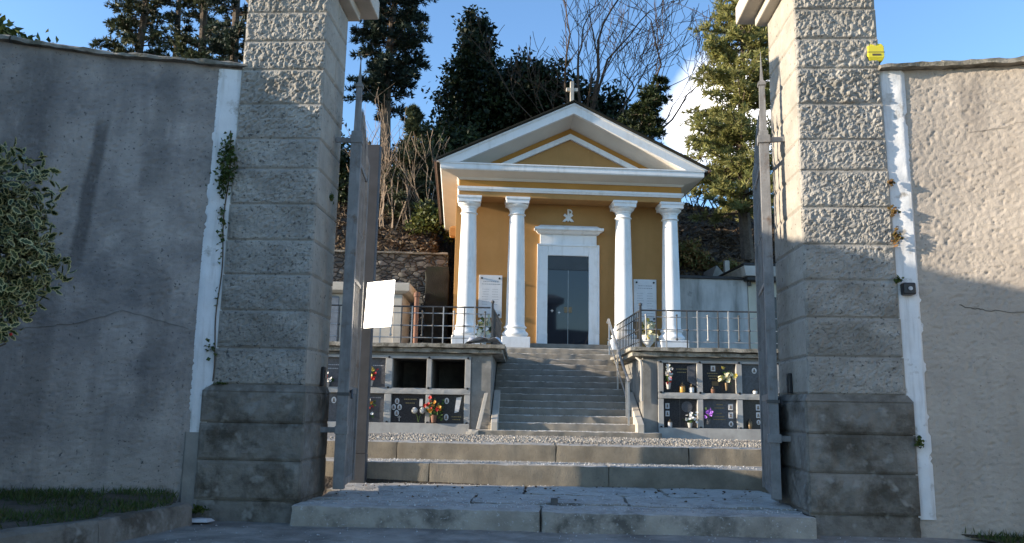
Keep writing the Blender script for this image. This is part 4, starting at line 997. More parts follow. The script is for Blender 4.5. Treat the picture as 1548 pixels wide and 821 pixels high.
part('transom', MB().box(-.503, .513, -.030, -.004, 4.20, 4.543), M['transom'], ch, .003)
for a0, a1 in ((-.503, .002), (.010, .513)):
    d_ = part('door', MB().box(a0, a1, -.036, -.004, 2.348, 4.185), M['glass'], ch, .003)
    part('edge_strip', MB().box(a0, a1, -.040, -.004, 4.186, 4.199), M['black'], d_)
    part('lock_plate', MB().box(-.09 if a0 < 0 else .02, -.008 if a0 < 0 else .10, -.050, -.0365, 3.13, 3.27), M['bronze'], d_, .003)
part('door_edge', MB().box(.0025, .0095, -.042, -.004, 2.348, 4.185), M['steel'], ch)
for u, z in ((-.385, 3.17), (-.215, 3.13)):
    mb = MB()
    for k in range(4):
        a_ = k * math.pi / 2; mb.add([(u + .012 * math.cos(a_ + .8), -.046, z + .012 * math.sin(a_ + .8)), (u + .05 * math.cos(a_), -.040, z + .05 * math.sin(a_)), (u + .012 * math.cos(a_ - .8), -.046, z + .012 * math.sin(a_ - .8)), (u, -.055, z)], [(0, 3, 1), (1, 3, 2)])
    part('star_glint', mb, M['white'], ch)  # glints on the door glass, modelled as white four-point stars
# chi-rho over the door
er = MB(); y0, y1 = -.05, -.002
er.box(-.022, .022, y0, y1, 5.42, 5.735)
n = 14; arc = [(.0 + .085 * math.sin(math.pi * i / n), 5.665 + .07 * math.cos(math.pi * i / n)) for i in range(n + 1)]
for (xa, za), (xb, zb) in zip(arc, arc[1:]):
    def off(x, z, k): return (x * k, 5.665 + (z - 5.665) * k)
    q = [off(xa, za, 1), off(xb, zb, 1), off(xb, zb, .62), off(xa, za, .62)]
    er.add([(x + .02, y0, z) for x, z in q] + [(x + .02, y1, z) for x, z in q], [(0, 3, 2, 1), (0, 1, 5, 4), (2, 3, 7, 6)])
for s in (-1, 1):
    d = Vector((s * .105, 0, .085)); w2 = Vector((-.02 * s, 0, .022)); c0 = Vector((0, 0, 5.515))
    q = [c0 - d - w2, c0 + d - w2, c0 + d + w2, c0 - d + w2]
    er.add([(p.x, y0 + .004 + .002 * s, p.z) for p in q] + [(p.x, y1, p.z) for p in q], [(0, 1, 2, 3), (0, 1, 5, 4), (1, 2, 6, 5), (2, 3, 7, 6), (3, 0, 4, 7)] if s > 0 else [(3, 2, 1, 0), (0, 1, 5, 4), (1, 2, 6, 5), (2, 3, 7, 6), (3, 0, 4, 7)])
for x in (-.11, .11): er.box(x - .03, x + .03, y0 + .01, y1, 5.418, 5.436)
part('emblem', er, M['white'], ch)
lt = part('wall_lamp', MB().loft([(-2.92, -2.81, .85, .98, 5.12), (-2.96, -2.80, .82, 1.0, 5.16), (-2.96, -2.80, .82, 1.0, 5.36), (-2.90, -2.80, .86, .96, 5.42)]), M['ochre'], ch, .01)
def plaque(u0, u1, label, seed):
    t = thing('memorial_plaque', label, 'plaque', 'C', (u0 + u1) / 2, -.02, 2.96, group='marble memorial plaques on the chapel front')
    part('tablet', MB().box(u0, u1, -.045, -.012, 2.96, 4.01), M['marble'], t, .004)
    for u in (u0 + .07, u1 - .07):
        for z in (3.03, 3.93): part('stud', MB().tube([(u, -.075, z), (u, -.046, z)], .024, 12), M['stud'], t)
    mb = MB(); r_ = random.Random(seed); z = 3.84; c = (u0 + u1) / 2
    rows = [('h', .36), ('h', .42), ('g', 0)] + [('p', 0)] * 7 if seed == 1 else [('h', .34), ('h', .36), ('g', 0)] + [('p', 0)] * 12
    for k, w_ in rows:
        if k == 'h':
            x = c - w_ / 2
            while x < c + w_ / 2: q = r_.uniform(.02, .05); mb.box(x, x + q, -.0475, -.0455, z, z + .018); x += q + .012
        elif k == 'p':
            for cc in (-.13, .11):
                w2 = r_.uniform(.10, .16); x = c + cc - w2 / 2
                while x < c + cc + w2 / 2: q = r_.uniform(.015, .035); mb.box(x, x + q, -.0475, -.0455, z, z + .011); x += q + .008
        z -= .062
    part('inscription', mb, M['letter'], t)
plaque(-2.19, -1.62, 'white marble plaque between the two left chapel columns', 1)
plaque(1.64, 2.21, 'white marble plaque between the two right chapel columns', 2)

# ------------------------------------------------------------------ tomb, retaining wall, white building
tm = thing('family_tomb', 'low beige stone tomb with a flat projecting roof left of the chapel', 'tomb', 'T', -4.6, 5.0, 1.95)
part('wall', MB().box(-7.0, -2.72, 4.1, 5.6, 1.9, 3.48), M['tomb'], tm, .01)
part('roof', MB().loft([(-7.1, -2.62, 4.0, 5.7, 3.482), (-7.2, -2.52, 3.92, 5.78, 3.54), (-7.2, -2.52, 3.92, 5.78, 3.74)]), M['tomb'], tm, .012)
part('door', MB().box(-5.4, -4.24, 4.06, 4.098, 1.98, 3.40), M['slate'], tm, .006)
part('corner_pilaster', MB().box(-2.90, -2.70, 4.05, 4.2, 1.98, 3.475), M['tomb'], tm, .008)
solo('clay_pipe', 'reddish clay pipe standing upright beside the beige tomb', 'pipe', MB().lathe([(.055, 1.98), (.055, 3.40), (.075, 3.41), (.075, 3.52), (.05, 3.52)], -2.34, 4.0, 12), M['terracotta'], 'T', -2.34, 4.0, 1.97, smooth=True)
rw = thing('retaining_wall', 'rubble stone retaining wall at the foot of the slope left of the chapel', 'wall', 'C', -4.9, 2.2, 1.9)
xs = np.linspace(-12, -3.0, 150); zs_ = np.linspace(1.9, 4.9, 50); V = []
for z in zs_:
    for x in xs:
        q = Vector((x * 3.2, 0, z * 6)); V.append((x + 4.9, 0 - .05 * noise.noise(q) - .03 * noise.noise(q * 2.7), z - 1.9))
F = [(j * 150 + i, j * 150 + i + 1, (j + 1) * 150 + i + 1, (j + 1) * 150 + i) for j in range(49) for i in range(149)]
npobj('stone_face', V, F, M['rubble'], rw)
part('backing', MB().box(-12, -3.0, 2.25, 2.55, 1.9, 4.88), M['rubble'], rw)
part('cap', MB().rough(-12, -3.0, 2.10, 2.6, 4.885, 4.96, .15, .02, 4, 2), M['coping'], rw, 0, True)
solo('dark_recess_wall', 'mossy concrete wall stub, darkened to look shaded, between the rubble wall and the chapel', 'wall', MB().rough(-3.55, -2.95, 1.2, 2.0, 1.9, 4.42, .15, .02, 3, 8), mat('shaded_mossy_concrete', (.010, .0095, .007), (.026, .024, .018), 3, .95, .6, 30, .02, patch=((.012, .017, .008), 2, .5, .65)), 'C', -3.4, 1.6, 1.9, smooth=True)  # near-black base colour stands in for the shade beside the chapel
wb = thing('service_building', 'flat-roofed white service building with stained wall right of the chapel', 'building', 'C', 4.9, 2.6, 1.9)
part('wall', MB().box(2.95, 4.905, 1.0, 4.5, 1.9, 4.24), M['whitewall'], wb, .006)
part('wall_coping', MB().box(2.93, 4.86, .95, 4.55, 4.242, 4.32), M['tar'], wb, .008)
part('annex_wall', MB().box(4.91, 7.6, .97, 4.5, 1.9, 4.20), M['creamwall'], wb, .006)
part('annex_roof', MB().loft([(4.80, 7.8, .70, 4.7, 4.202), (4.80, 7.8, .70, 4.7, 4.30)]), M['tar'], wb, .008)
part('annex_roof_edge', MB().loft([(4.74, 7.86, .64, 4.76, 4.302), (4.68, 7.9, .58, 4.8, 4.52), (4.68, 7.9, .58, 4.8, 4.56)]), M['whitewall'], wb, .01)
part('annex_roof_cap', MB().box(4.66, 7.92, .56, 4.82, 4.562, 4.62), M['tar'], wb, .008)
part('door', MB().box(5.14, 5.92, .93, .968, 1.98, 3.80), M['granite'], wb, .006)
part('roof_drain', MB().tube([(4.93, .93, 4.2), (4.93, .93, 4.08)], .05, 10), M['black'], wb)
tr_ = thing('small_stone_roof', 'small grey pitched stone roof with a stub chimney above the white wall', 'roof', 'C', 4.75, 3.2, 4.3)
part('gable', MB().prism([(4.35, 4.3), (5.15, 4.3), (4.62, 4.92)], 2.6, 3.8), M['concrete'], tr_, .01)
part('stub_chimney', MB().box(4.96, 5.10, 2.9, 3.04, 4.4, 5.12), M['tomb'], tr_, .01)

# ------------------------------------------------------------------ foliage machinery
def cards(c, dirs, Ls, Ws, rg, fold=.25):
    """rhombic leaves: centre c, long axis dirs, random roll"""
    n = len(c); r = rg.normal(size=(n, 3)); s = np.cross(dirs, r); s /= np.linalg.norm(s, axis=1, keepdims=True) + 1e-9
    up = np.cross(s, dirs); Ls = Ls[:, None]; Ws = Ws[:, None]
    V = np.stack([c - dirs * Ls * .5, c + s * Ws * .5 + up * Ws * fold, c + dirs * Ls * .5, c - s * Ws * .5 + up * Ws * fold], 1).reshape(-1, 3)
    return V, np.arange(4 * n).reshape(n, 4)
def rdirs(n, rg): d = rg.normal(size=(n, 3)); return d / np.linalg.norm(d, axis=1, keepdims=True)
def tree_root(name, label, x, y, z=None, group=None, cat='tree'):
    o = bpy.data.objects.new(name, None); COL.objects.link(o); o.location = (x, y, hill(x, y) - .05 if z is None else z); OFF[o.name] = (0, 0, 0)
    return tag(o, label, cat, group)
def conifer(label, x, y, H, prof, seed, m, barkm='bark', n_whorl=26, per=5, start=.15, tuft=.26, width=.044, per_tuft=14, droop=-.15, lean=(0, 0), gap=.25, tr=.2, group=None, twig_d=.34, name='conifer'):
    """prof(f): branch reach at relative height f"""
    t = tree_root(name, label, x, y, group=group); rg = np.random.default_rng(seed); rd = random.Random(seed)
    tw = MB(); ax = lambda f: Vector((lean[0] * f * H + .12 * math.sin(f * 5 + seed), lean[1] * f * H + .1 * math.cos(f * 4 + seed), f * H))
    tw.tube([ax(i / 14) for i in range(15)], [tr * (1 - .9 * i / 14) + .01 for i in range(15)], 7)
    C, D = [], []
    for k in range(n_whorl):
        f = start + (1 - start) * (k + rd.uniform(-.3, .3)) / n_whorl; f = min(.99, max(start, f)); base = ax(f)
        for q in range(per):
            if rd.random() < gap: continue
            az = rd.uniform(0, 6.283); reach = prof(f) * rd.uniform(.55, 1.12); el = rd.uniform(-.1, .35) + .35 * f
            d = Vector((math.cos(az) * math.cos(el), math.sin(az) * math.cos(el), math.sin(el))); pts = []
            for i in range(6):
                s = i / 5; pts.append(base + d * reach * s + Vector((0, 0, droop * reach * s * s)) + Vector((0, 0, .1 * reach * max(0, s - .7))))
            tw.tube(pts, [.04 * (1 - f) * (1 - s_ / 6) + .008 for s_ in range(6)], 4, cap=False)
            nt_ = max(3, int(reach / twig_d * 2.4))
            for i in range(nt_):
                s = .22 + .78 * (i + rd.random()) / nt_; s = min(1, s); ii = min(4, int(s * 5)); p = pts[ii].lerp(pts[ii + 1], s * 5 - ii)
                side = d.cross(Vector((0, 0, 1))).normalized() * rd.choice((-1, 1)); lt_ = twig_d * reach * .55 * (1.15 - s) * rd.uniform(.4, 1.2)
                dv = (side * 1.0 + d * rd.uniform(.3, 1.0) + Vector((0, 0, rd.uniform(-.15, .35)))).normalized()
                nn_ = max(1, int(lt_ / (tuft * .55)))
                for jn_ in range(nn_ + 1):
                    C.append(p + dv * lt_ * jn_ / max(1, nn_)); D.append((dv + d * .5 + Vector((0, 0, .25))).normalized())
            C.append(pts[-1]); D.append(d)
    C = np.array([tuple(c) for c in C]); D = np.array([tuple(d) for d in D])
    C += rg.normal(0, .05, C.shape)
    C = np.repeat(C, per_tuft, 0); D = np.repeat(D, per_tuft, 0)
    dd = D * .9 + rdirs(len(C), rg) * .95; dd /= np.linalg.norm(dd, axis=1, keepdims=True)
    Ls = rg.uniform(.6, 1.15, len(C)) * tuft; V, F = cards(C + dd * Ls[:, None] * .45, dd, Ls, Ls * width / tuft * rg.uniform(.7, 1.4, len(C)), rg)
    part('trunk', tw, M[barkm], t, smooth=True); npobj('crown', V, F, M[m], t); return t
def broadleaf(label, x, y, blobs, seed, m, n, leaf=.16, barkm='bark_dark', z=None, group=None, trunk_r=.2, name='evergreen_tree', stem=True, cat='tree', flat=1.0, surf=.55):
    """blobs: (dx,dy,z,rx,ry,rz) relative to base; leaves gathered in clumps near each blob's surface"""
    t = tree_root(name, label, x, y, z, group, cat); rg = np.random.default_rng(seed); B = np.array(blobs, float)
    vol = (B[:, 3] * B[:, 4] * B[:, 5]) ** (2 / 3); pr = vol / vol.sum()
    ncl = max(8, n // 26); ci = rg.choice(len(B), ncl, p=pr); d = rdirs(ncl, rg); rad = rg.uniform(surf, 1.05, (ncl, 1)) ** .6
    cc = B[ci, :3] + d * B[ci, 3:6] * rad; csz = leaf * rg.uniform(1.2, 2.6, ncl)
    k = rg.integers(0, ncl, n); out = d[k]
    c = cc[k] + rdirs(n, rg) * (csz[k] * rg.uniform(0, 1, n) ** .5)[:, None]
    dr = rdirs(n, rg) + out * .5 + np.array([0, 0, -.1]); dr /= np.linalg.norm(dr, axis=1, keepdims=True)
    Ls = leaf * rg.uniform(.6, 1.3, n); V, F = cards(c, dr, Ls, Ls * rg.uniform(.4, .62, n) * flat, rg)
    npobj('crown', V, F, M[m], t)
    if stem:
        tw = MB(); zt = B[:, 2].max()
        top = B[B[:, 2].argmax()]
        tw.tube([(0, 0, 0), (top[0] * .3, top[1] * .3, zt * .35), (top[0] * .7, top[1] * .7, zt * .7), (top[0], top[1], zt)], [trunk_r, trunk_r * .75, trunk_r * .45, .02], 7)
        for b in B[::2]: tw.tube([(top[0] * .3, top[1] * .3, zt * .3), (b[0] * .6, b[1] * .6, b[2] * .8), (b[0], b[1], b[2])], [trunk_r * .5, trunk_r * .3, .015], 5)
        part('trunk', tw, M[barkm], t, smooth=True)
    return t
def bare(label, x, y, stems, seed, mkey, depth=5, rad=.10, name='bare_tree', z=None, cat='tree', group=None, spread=.55, shrink=.74, kids=(2, 3), rmin=.006, wig=.12, up=.08):
    t = tree_root(name, label, x, y, z, group, cat); rd = random.Random(seed); tr1, tr2 = MB(), MB()
    def grow(p, d, ln, r, k):
        pts = [p]; n = 4; q = p; dd = d.copy()
        for i in range(n):
            dd = (dd + Vector((rd.gauss(0, wig), rd.gauss(0, wig), rd.gauss(0, wig) + up))).normalized(); q = q + dd * ln / n; pts.append(q)
        re = max(rmin, r * .62)
        (tr1 if r > .028 else tr2).tube(pts, [r + (re - r) * i / n for i in range(n + 1)], 6 if r > .03 else 3, cap=False)
        if k == 0: return
        for c in range(rd.randint(*kids)):
            f = rd.uniform(.35, 1.0) if c else 1.0; ii = min(n - 1, int(f * n)); b = pts[ii].lerp(pts[ii + 1], min(1, f * n - ii))
            nd = (dd + Vector((rd.gauss(0, spread), rd.gauss(0, spread), rd.gauss(0, spread * .7)))).normalized()
            grow(b, nd, ln * shrink * rd.uniform(.75, 1.15), re * (.9 if c == 0 else .7), k - 1)
    for (p, d, ln, r) in stems: grow(Vector(p), Vector(d).normalized(), ln, r, depth)
    part('trunk', tr1, M[mkey], t) if tr1.v else None
    part('twigs', tr2, M[mkey], t); return t

# ------------------------------------------------------------------ trees
cone = lambda R_, p=.8: (lambda f: R_ * max(.06, (1 - f)) ** p)
GT = 'conifers rising behind the left wall'
conifer('broad olive-green conifer behind the left wall, furthest left', -15.0, 30, 17.5, lambda f: 1.8 * (1.15 - f) ** .5, 11, 'spruce', n_whorl=44, per=6, start=.18, tr=.2, group=GT, gap=.2, tuft=.24)
conifer('thin bare-trunked conifer behind the left wall, second from left', -14.3, 31.5, 16, lambda f: .95 * (1.15 - f) ** .6, 12, 'pine', n_whorl=22, per=4, start=.3, tr=.17, group=GT, gap=.5, tuft=.24)
conifer('dense conifer with browned branches, third along behind the left wall', -12.35, 29.5, 18, lambda f: 1.6 * (1.15 - f) ** .5, 13, 'spruce', n_whorl=44, per=6, start=.15, tr=.2, group=GT, gap=.2, tuft=.24)
conifer('dark conifer half hidden by the left gate pillar', -10.3, 27.8, 16, lambda f: 1.5 * (1.15 - f) ** .5, 14, 'pine', n_whorl=36, per=6, start=.15, tr=.2, group=GT, gap=.25, tuft=.24)
conifer('tall pine with a long bare trunk behind the left gate leaf', -4.9, 29.3, 11.5, lambda f: 2.5 * (1.2 - f) ** .5 if f > .5 else 1.6, 15, 'pine', n_whorl=32, per=7, start=.30, tr=.24, gap=.2, tuft=.24, lean=(.02, 0), name='pine_tree')
conifer('big sunlit pine right of the chapel beside the right gate leaf', 7.35, 24.6, 10.0, lambda f: 2.0 * (1.25 - f) ** .5, 16, 'cedar', n_whorl=42, per=8, start=.15, tr=.2, gap=.26, tuft=.24, per_tuft=11, width=.04, name='pine_tree')
conifer('small ivy-clad conifer on the slope left of the chapel roof', -3.5, 26.4, 4.2, cone(1.25, .8), 17, 'spruce', n_whorl=18, per=6, start=.05, tr=.1, gap=.15, tuft=.22)
conifer('leaning dark conifer right of the chapel cross', 2.9, 28.4, 5.2, lambda f: 1.7 * (1.05 - f) ** .6, 18, 'ever2', n_whorl=24, per=7, start=.1, tr=.12, gap=.2, tuft=.22, lean=(.5, 0), droop=-.25)
rb = random.Random(5)
def cone_blobs(H, R_, n, z0=.5, rnd=rb):
    out = []
    for i in range(n):
        f = (i + .5) / n; z = z0 + (H - z0) * f; r_ = R_ * (1 - f) ** .7 * rnd.uniform(.55, 1); a = rnd.uniform(0, 6.28)
        s = (.35 + .55 * (1 - f)) * R_ * .62; out.append((math.cos(a) * r_ * .75, math.sin(a) * r_ * .75, z, s, s, s * 1.25))
    return out
broadleaf('tall dark evergreen with a pointed crown left behind the chapel', -1.9, 33, cone_blobs(8.6, 2.3, 46), 31, 'ever', 26000, .24, name='evergreen_tree')
broadleaf('rounded dark evergreen directly behind the chapel gable', 1.0, 32.2, [(rb.uniform(-1.5, 1.5), rb.uniform(-1, 1), rb.uniform(1, 5.3), 1.1, 1.1, .95) for i in range(22)], 32, 'ever', 17000, .24)
broadleaf('dark evergreen behind the cross at the foot of the bare tree', 3.4, 32.5, [(rb.uniform(-1.4, 1.3), rb.uniform(-1, 1), rb.uniform(.8, 4.9), 1.0, 1.0, .9) for i in range(20)], 33, 'ever', 14000, .22)
broadleaf('low evergreen shrub mass on the slope behind the left chapel eave', -2.6, 30.5, [(rb.uniform(-1.6, 1.8), rb.uniform(-.8, .8), rb.uniform(.2, 2.4), .8, .8, .7) for i in range(16)], 34, 'ever2', 11000, .2, name='evergreen_shrub', cat='shrub')
broadleaf('green laurel shrub on the bank just left of the chapel eave', -2.75, 25.6, [(rb.uniform(-.7, .8), rb.uniform(-.3, .3), rb.uniform(.1, .8), .35, .35, .3) for i in range(9)], 35, 'bush', 2200, .16, name='laurel_shrub', cat='shrub')
broadleaf('dark hedge under the conifers behind the left gate leaf', -5.6, 28, [(rb.uniform(-2.4, 1.6), rb.uniform(-.6, .6), rb.uniform(.2, 2.6), .8, .8, .7) for i in range(16)], 36, 'ever2', 9000, .2, name='evergreen_shrub', cat='shrub')
broadleaf('yellow-green bushy tree top showing over the far left wall', -9.5, 14.5, [(rb.uniform(-1.6, .35), rb.uniform(-.6, .6), rb.uniform(5.4, 7.55), .6, .6, .5) for i in range(18)] + [(.35, 0, 7.05, .45, .5, .35), (-.3, 0, 7.3, .5, .5, .4)], 37, 'bush', 17000, .17, z=.1, name='bushy_tree')
bare('big leafless tree spreading above the chapel cross', 2.9, 30.6, [((-.1, 0, 0), (-.03, 0, 1), 3.9, .15), ((.2, .1, 0), (.14, 0, 1), 3.6, .12), ((.5, 0, 0), (.42, 0, 1), 3.5, .11), ((.6, 0, 0), (.66, 0, .9), 3.4, .09), ((-.2, 0, 0), (-.26, 0, 1), 3.5, .09), ((.3, 0, 0), (.28, .1, 1), 3.8, .10), ((-.2, 0, 0), (-.12, .1, 1), 3.8, .09)], 4, 'bark_brown', depth=5, spread=.36, shrink=.75, kids=(2, 3), rmin=.013, up=.05)
GS = 'leafless saplings on the slope left of the chapel'
for i, (x, y, h) in enumerate(((-4.75, 26.2, 1.6), (-4.35, 26.0, 2.1), (-3.95, 25.8, 1.8), (-3.3, 26.0, 1.5), (-2.75, 25.9, 1.7), (-4.6, 25.2, 1.3))):
    lab = ['pale leafless sapling nearest the grey gate post', 'tallest pale leafless sapling on the left slope', 'twin-stemmed leafless sapling in the middle of the left slope', 'leafless sapling beside the ivy-clad conifer', 'leafless sapling arching towards the chapel eave', 'short leafless sapling lowest on the left slope'][i]
    bare(lab, x, y, [((0, 0, 0), (rb.uniform(-.1, .15), 0, 1), h, .03), ((.08, 0, 0), (rb.uniform(-.3, .4), 0, 1), h * .8, .022), ((-.06, .05, 0), (rb.uniform(-.3, .3), 0, 1), h * .9, .02)], 50 + i, 'twig', depth=3, spread=.4, rmin=.007, name='bare_sapling', group=GS, up=.12)
GB = 'leafless shrubs along the hill crest'
labs = ['leafless shrub on the hill crest nearest the chapel eave', 'leafless shrub on the hill crest under the big pine', 'leafless shrub on the crest left of the right gate leaf', 'leafless shrub on the crest behind the right gate leaf', 'leafless shrub on the crest beside the right pillar']
for i, x in enumerate((6.3, 7.3, 8.4, 9.5, 10.6)):
    bare(labs[i], x, 30.8 + .2 * i, [((rb.uniform(-.3, .3), 0, 0), (rb.uniform(-.5, .5), 0, 1), .9, .035) for k in range(5)], 70 + i, 'bark_dark', depth=4, spread=.6, rmin=.010, name='bare_shrub', cat='shrub', group=GB, shrink=.78)
broadleaf('rusty bracken clump on the bank above the white wall', 4.9, 24.2, [(rb.uniform(-.6, .8), rb.uniform(-.3, .3), rb.uniform(.0, .7), .3, .3, .25) for i in range(10)], 41, 'bracken', 2600, .14, stem=False, name='bracken_clump', cat='bracken')
broadleaf('green and tan weeds behind the small stone roof', 6.15, 23.9, [(rb.uniform(-.5, .5), rb.uniform(-.3, .3), rb.uniform(.0, .4), .25, .25, .2) for i in range(7)], 42, 'bracken', 1400, .12, stem=False, name='weed_clump', cat='weeds')

# dead leaves and twigs over the slope
rg = np.random.default_rng(9); n = 15000
x = np.concatenate([rg.uniform(-8, -1.6, n // 2), rg.uniform(4.2, 12, n // 2)]); y = rg.uniform(22.6, 31, n); c = np.array([(a, b, hill(a, b) + .05) for a, b in zip(x, y)])
d = rdirs(n, rg); d[:, 2] *= .5; d /= np.linalg.norm(d, axis=1, keepdims=True); Ls = rg.uniform(.08, .34, n)
V, F = cards(c, d, Ls, np.minimum(.09, Ls * .4), rg); o = npobj('undergrowth', V, F, M['litter']); tag(o, 'dead leaves and twigs covering the slope behind the chapel', 'undergrowth', None, 'stuff')

# fallen leaves on the threshold
rg = np.random.default_rng(19); n = 110; c = np.array([tuple(P('G', -1.7 + 4.2 * a, .0 + 1.8 * b ** .6, .014)) for a, b in rg.uniform(0, 1, (n, 2))])
d = rdirs(n, rg); d[:, 2] *= .15; d /= np.linalg.norm(d, axis=1, keepdims=True); Ls = rg.uniform(.02, .05, n)
V, F = cards(c, d, Ls, Ls * .5, rg); o = npobj('fallen_leaves', V, F, M['litter']); tag(o, 'few dry brown leaves scattered over the threshold slabs', 'leaves', None, 'stuff')
# overhead cable from the pine to beyond the right pillar
solo('overhead_cable', 'thin dark cable crossing behind the right gate leaf', 'cable', MB().tube([(5.7, 24.5, 8.98), (7.5, 24.4, 8.92), (9.5, 24.2, 8.95), (13, 23.8, 9.3)], .022, 5), M['black'], 'W', 5.7, 24.5, 8.9)

up = tree_root('utility_pole', 'weathered wooden utility pole carrying the thin cable behind the right pillar', 13, 23.8, .0, cat='pole')
part('shaft', MB().tube([(0, 0, 0), (0, 0, 9.6)], [.14, .10], 10), M['bark'], up, smooth=True); part('crossarm', MB().box(-.5, .5, -.05, .05, 9.2, 9.3), M['bark'], up)

# ------------------------------------------------------------------ verges, holly, wall plants
def verge(name, pts, label, seed, curbpts, nb):
    # soil bed
    mb = MB(); n = len(pts); mb.add([(a, b, z) for a, b, z in pts], [tuple(range(n))]); o = solo(name, None, None, mb, M['soil'], 'W', 0, 0, 0); o['kind'] = 'structure'
    from mathutils.geometry import tessellate_polygon
    tris = tessellate_polygon([[Vector(p) for p in pts]]); rg = np.random.default_rng(seed); areas = np.array([((Vector(pts[b]) - Vector(pts[a])).cross(Vector(pts[c]) - Vector(pts[a]))).length for a, b, c in tris])
    k = rg.choice(len(tris), nb, p=areas / areas.sum()); r1, r2 = rg.uniform(size=(2, nb)); r1 = np.sqrt(r1)
    A = np.array([[pts[i] for i in tr_] for tr_ in tris])[k]; c = A[:, 0] * (1 - r1)[:, None] + A[:, 1] * (r1 * (1 - r2))[:, None] + A[:, 2] * (r1 * r2)[:, None]
    keep = np.array([noise.noise(Vector((p[0] * 3, p[1] * 3, seed))) > -.28 for p in c]); c = c[keep]; m_ = len(c)
    d = rg.normal(size=(m_, 3)) * .55 + np.array([0, 0, 1.0]); d /= np.linalg.norm(d, axis=1, keepdims=True); Ls = rg.uniform(.03, .085, m_)
    V, F = cards(c + d * Ls[:, None] * .45, d, Ls, np.full(m_, .007), rg); o = npobj('grass', V, F, M['grass']); tag(o, label, 'grass', None, 'stuff')
LWp = [tuple(at_l(s)[0]) for s in (.35, .8, 1.3, 1.8, 2.3, 2.9, 3.6, 4.4)]
pl_ = [(-2.78, 7.0, .0)] + [(a, b - .0, .05) for a, b, z in LWp] + [(-5.6, 4.6, .03), (-3.75, 4.6, -.015), (-3.3, 5.18, -.015), (-2.98, 5.80, -.015), (-2.72, 6.66, -.015)]
verge('verge_soil', pl_, 'short dark grass on the raised verge under the left wall', 5, None, 17000)
kb = thing('verge_kerb', 'worn stone kerb edging the raised grass verge on the left', 'kerb', 'W', -2.95, 5.8, -.17)
mb = MB(); kp = [(-2.60, 6.86), (-2.84, 5.81), (-3.16, 5.12), (-3.75, 4.35), (-4.3, 3.8)]
for i in range(len(kp) - 1):
    a, b = Vector((*kp[i], 0)), Vector((*kp[i + 1], 0)); d = (b - a).normalized(); nrm_ = Vector((d.y, -d.x, 0)); L_ = (b - a).length; nseg = max(3, int(L_ / .06))
    rows = []
    for k in range(nseg + 1):
        p = a + d * (L_ * k / nseg + (.004 if k == 0 else 0)); q = Vector((p.x * 5, p.y * 5, 0)); j1 = .014 * noise.noise(q); j2 = .012 * noise.noise(q + Vector((9, 9, 9)))
        rows.append([p - nrm_ * (0.02 + j1) + Vector((0, 0, -.25)), p - nrm_ * (.0 + j1) + Vector((0, 0, -.035 + j2)), p + nrm_ * (.025 + j2) + Vector((0, 0, -.008 + j1)), p + nrm_ * .13 + Vector((0, 0, -.006 + j2)), p + nrm_ * .14 + Vector((0, 0, -.25))])
    # nrm_ should point to the verge (left)
    fs = []
    for k in range(nseg):
        for j in range(4): fs.append((k * 5 + j, k * 5 + j + 1, (k + 1) * 5 + j + 1, (k + 1) * 5 + j))
    fs += [(0, 1, 2, 3, 4), tuple(nseg * 5 + j for j in (4, 3, 2, 1, 0))]
    mb.add([v for r_ in rows for v in r_], fs)
me = mb.mesh('kerb_stone', tuple(kb.location)); setmesh(me, M['plinth'], True); o = bpy.data.objects.new('kerb_stone', me); COL.objects.link(o); o.parent = kb
RWp = [tuple(at_r(s)[0]) for s in (.42, .8, 1.2, 1.7, 2.3, 3.0)]
pr_ = [(3.75, 6.82, -.155)] + [(a, b, -.135) for a, b, z in RWp] + [(5.6, 5.2, -.15), (4.4, 5.6, -.16), (3.98, 6.1, -.16)]
verge('verge_soil', pr_[::-1], 'thin weedy grass at the foot of the right wall', 6, None, 6000)

def weed(name, label, fr, u, v, z, w_, h, n, mk, seed, leaf=.035, dep=.02, group=None, cat='plant'):
    rg = np.random.default_rng(seed); c = rg.normal(0, .4, (n, 3)) * np.array([w_, dep, h * .8]); d = rdirs(n, rg) + np.array([0, -.6, -.2]); d /= np.linalg.norm(d, axis=1, keepdims=True)
    Ls = leaf * rg.uniform(.6, 1.4, n); V, F = cards(c, d, Ls, Ls * .7, rg); o = npobj(name, V, F, M[mk], None, None, P(fr, u, v, z)); o.rotation_euler = (0, 0, R(FR[fr][1])); tag(o, label, cat, group); return o
iv = thing('climbing_ivy', 'green ivy growing up the joint between the left wall and pillar', 'ivy', 'G', -2.60, .0, 1.0)
rg = np.random.default_rng(77); C = []
for z, n_, w_ in ((3.02, 120, .045), (3.14, 45, .03), (2.88, 110, .05), (2.76, 50, .03), (2.50, 14, .02), (2.36, 22, .022), (2.15, 9, .015), (1.72, 8, .015), (1.30, 16, .025)):
    C.append(rg.normal(0, 1, (n_, 3)) * np.array([w_, .02, .065]) + np.array([-.03 + .012 * math.sin(z * 9), -.045, z - 1.0]))
C = np.concatenate(C); d = rdirs(len(C), rg) + np.array([0, -.5, -.4]); d /= np.linalg.norm(d, axis=1, keepdims=True); Ls = rg.uniform(.025, .055, len(C)); V, F = cards(C, d, Ls, Ls * .8, rg)
npobj('leaves', V, F, M['ivy'], iv)
part('stem', MB().tube([(-2.62 + .012 * math.sin(z * 7), -.005, z) for z in np.linspace(1.0, 3.3, 30)], .006, 5), M['bark'], iv)
GW = 'weeds rooted in the pillar joints'
weed('joint_weed', 'green tuft in the right pillar joint highest up the white band', 'G', 3.315, -.03, 2.83, .03, .06, 30, 'ivy_dry', 1, group=GW)
weed('joint_weed', 'tan tuft in the right pillar joint second from the top', 'G', 3.325, -.03, 2.57, .045, .07, 40, 'ivy_dry', 2, group=GW)
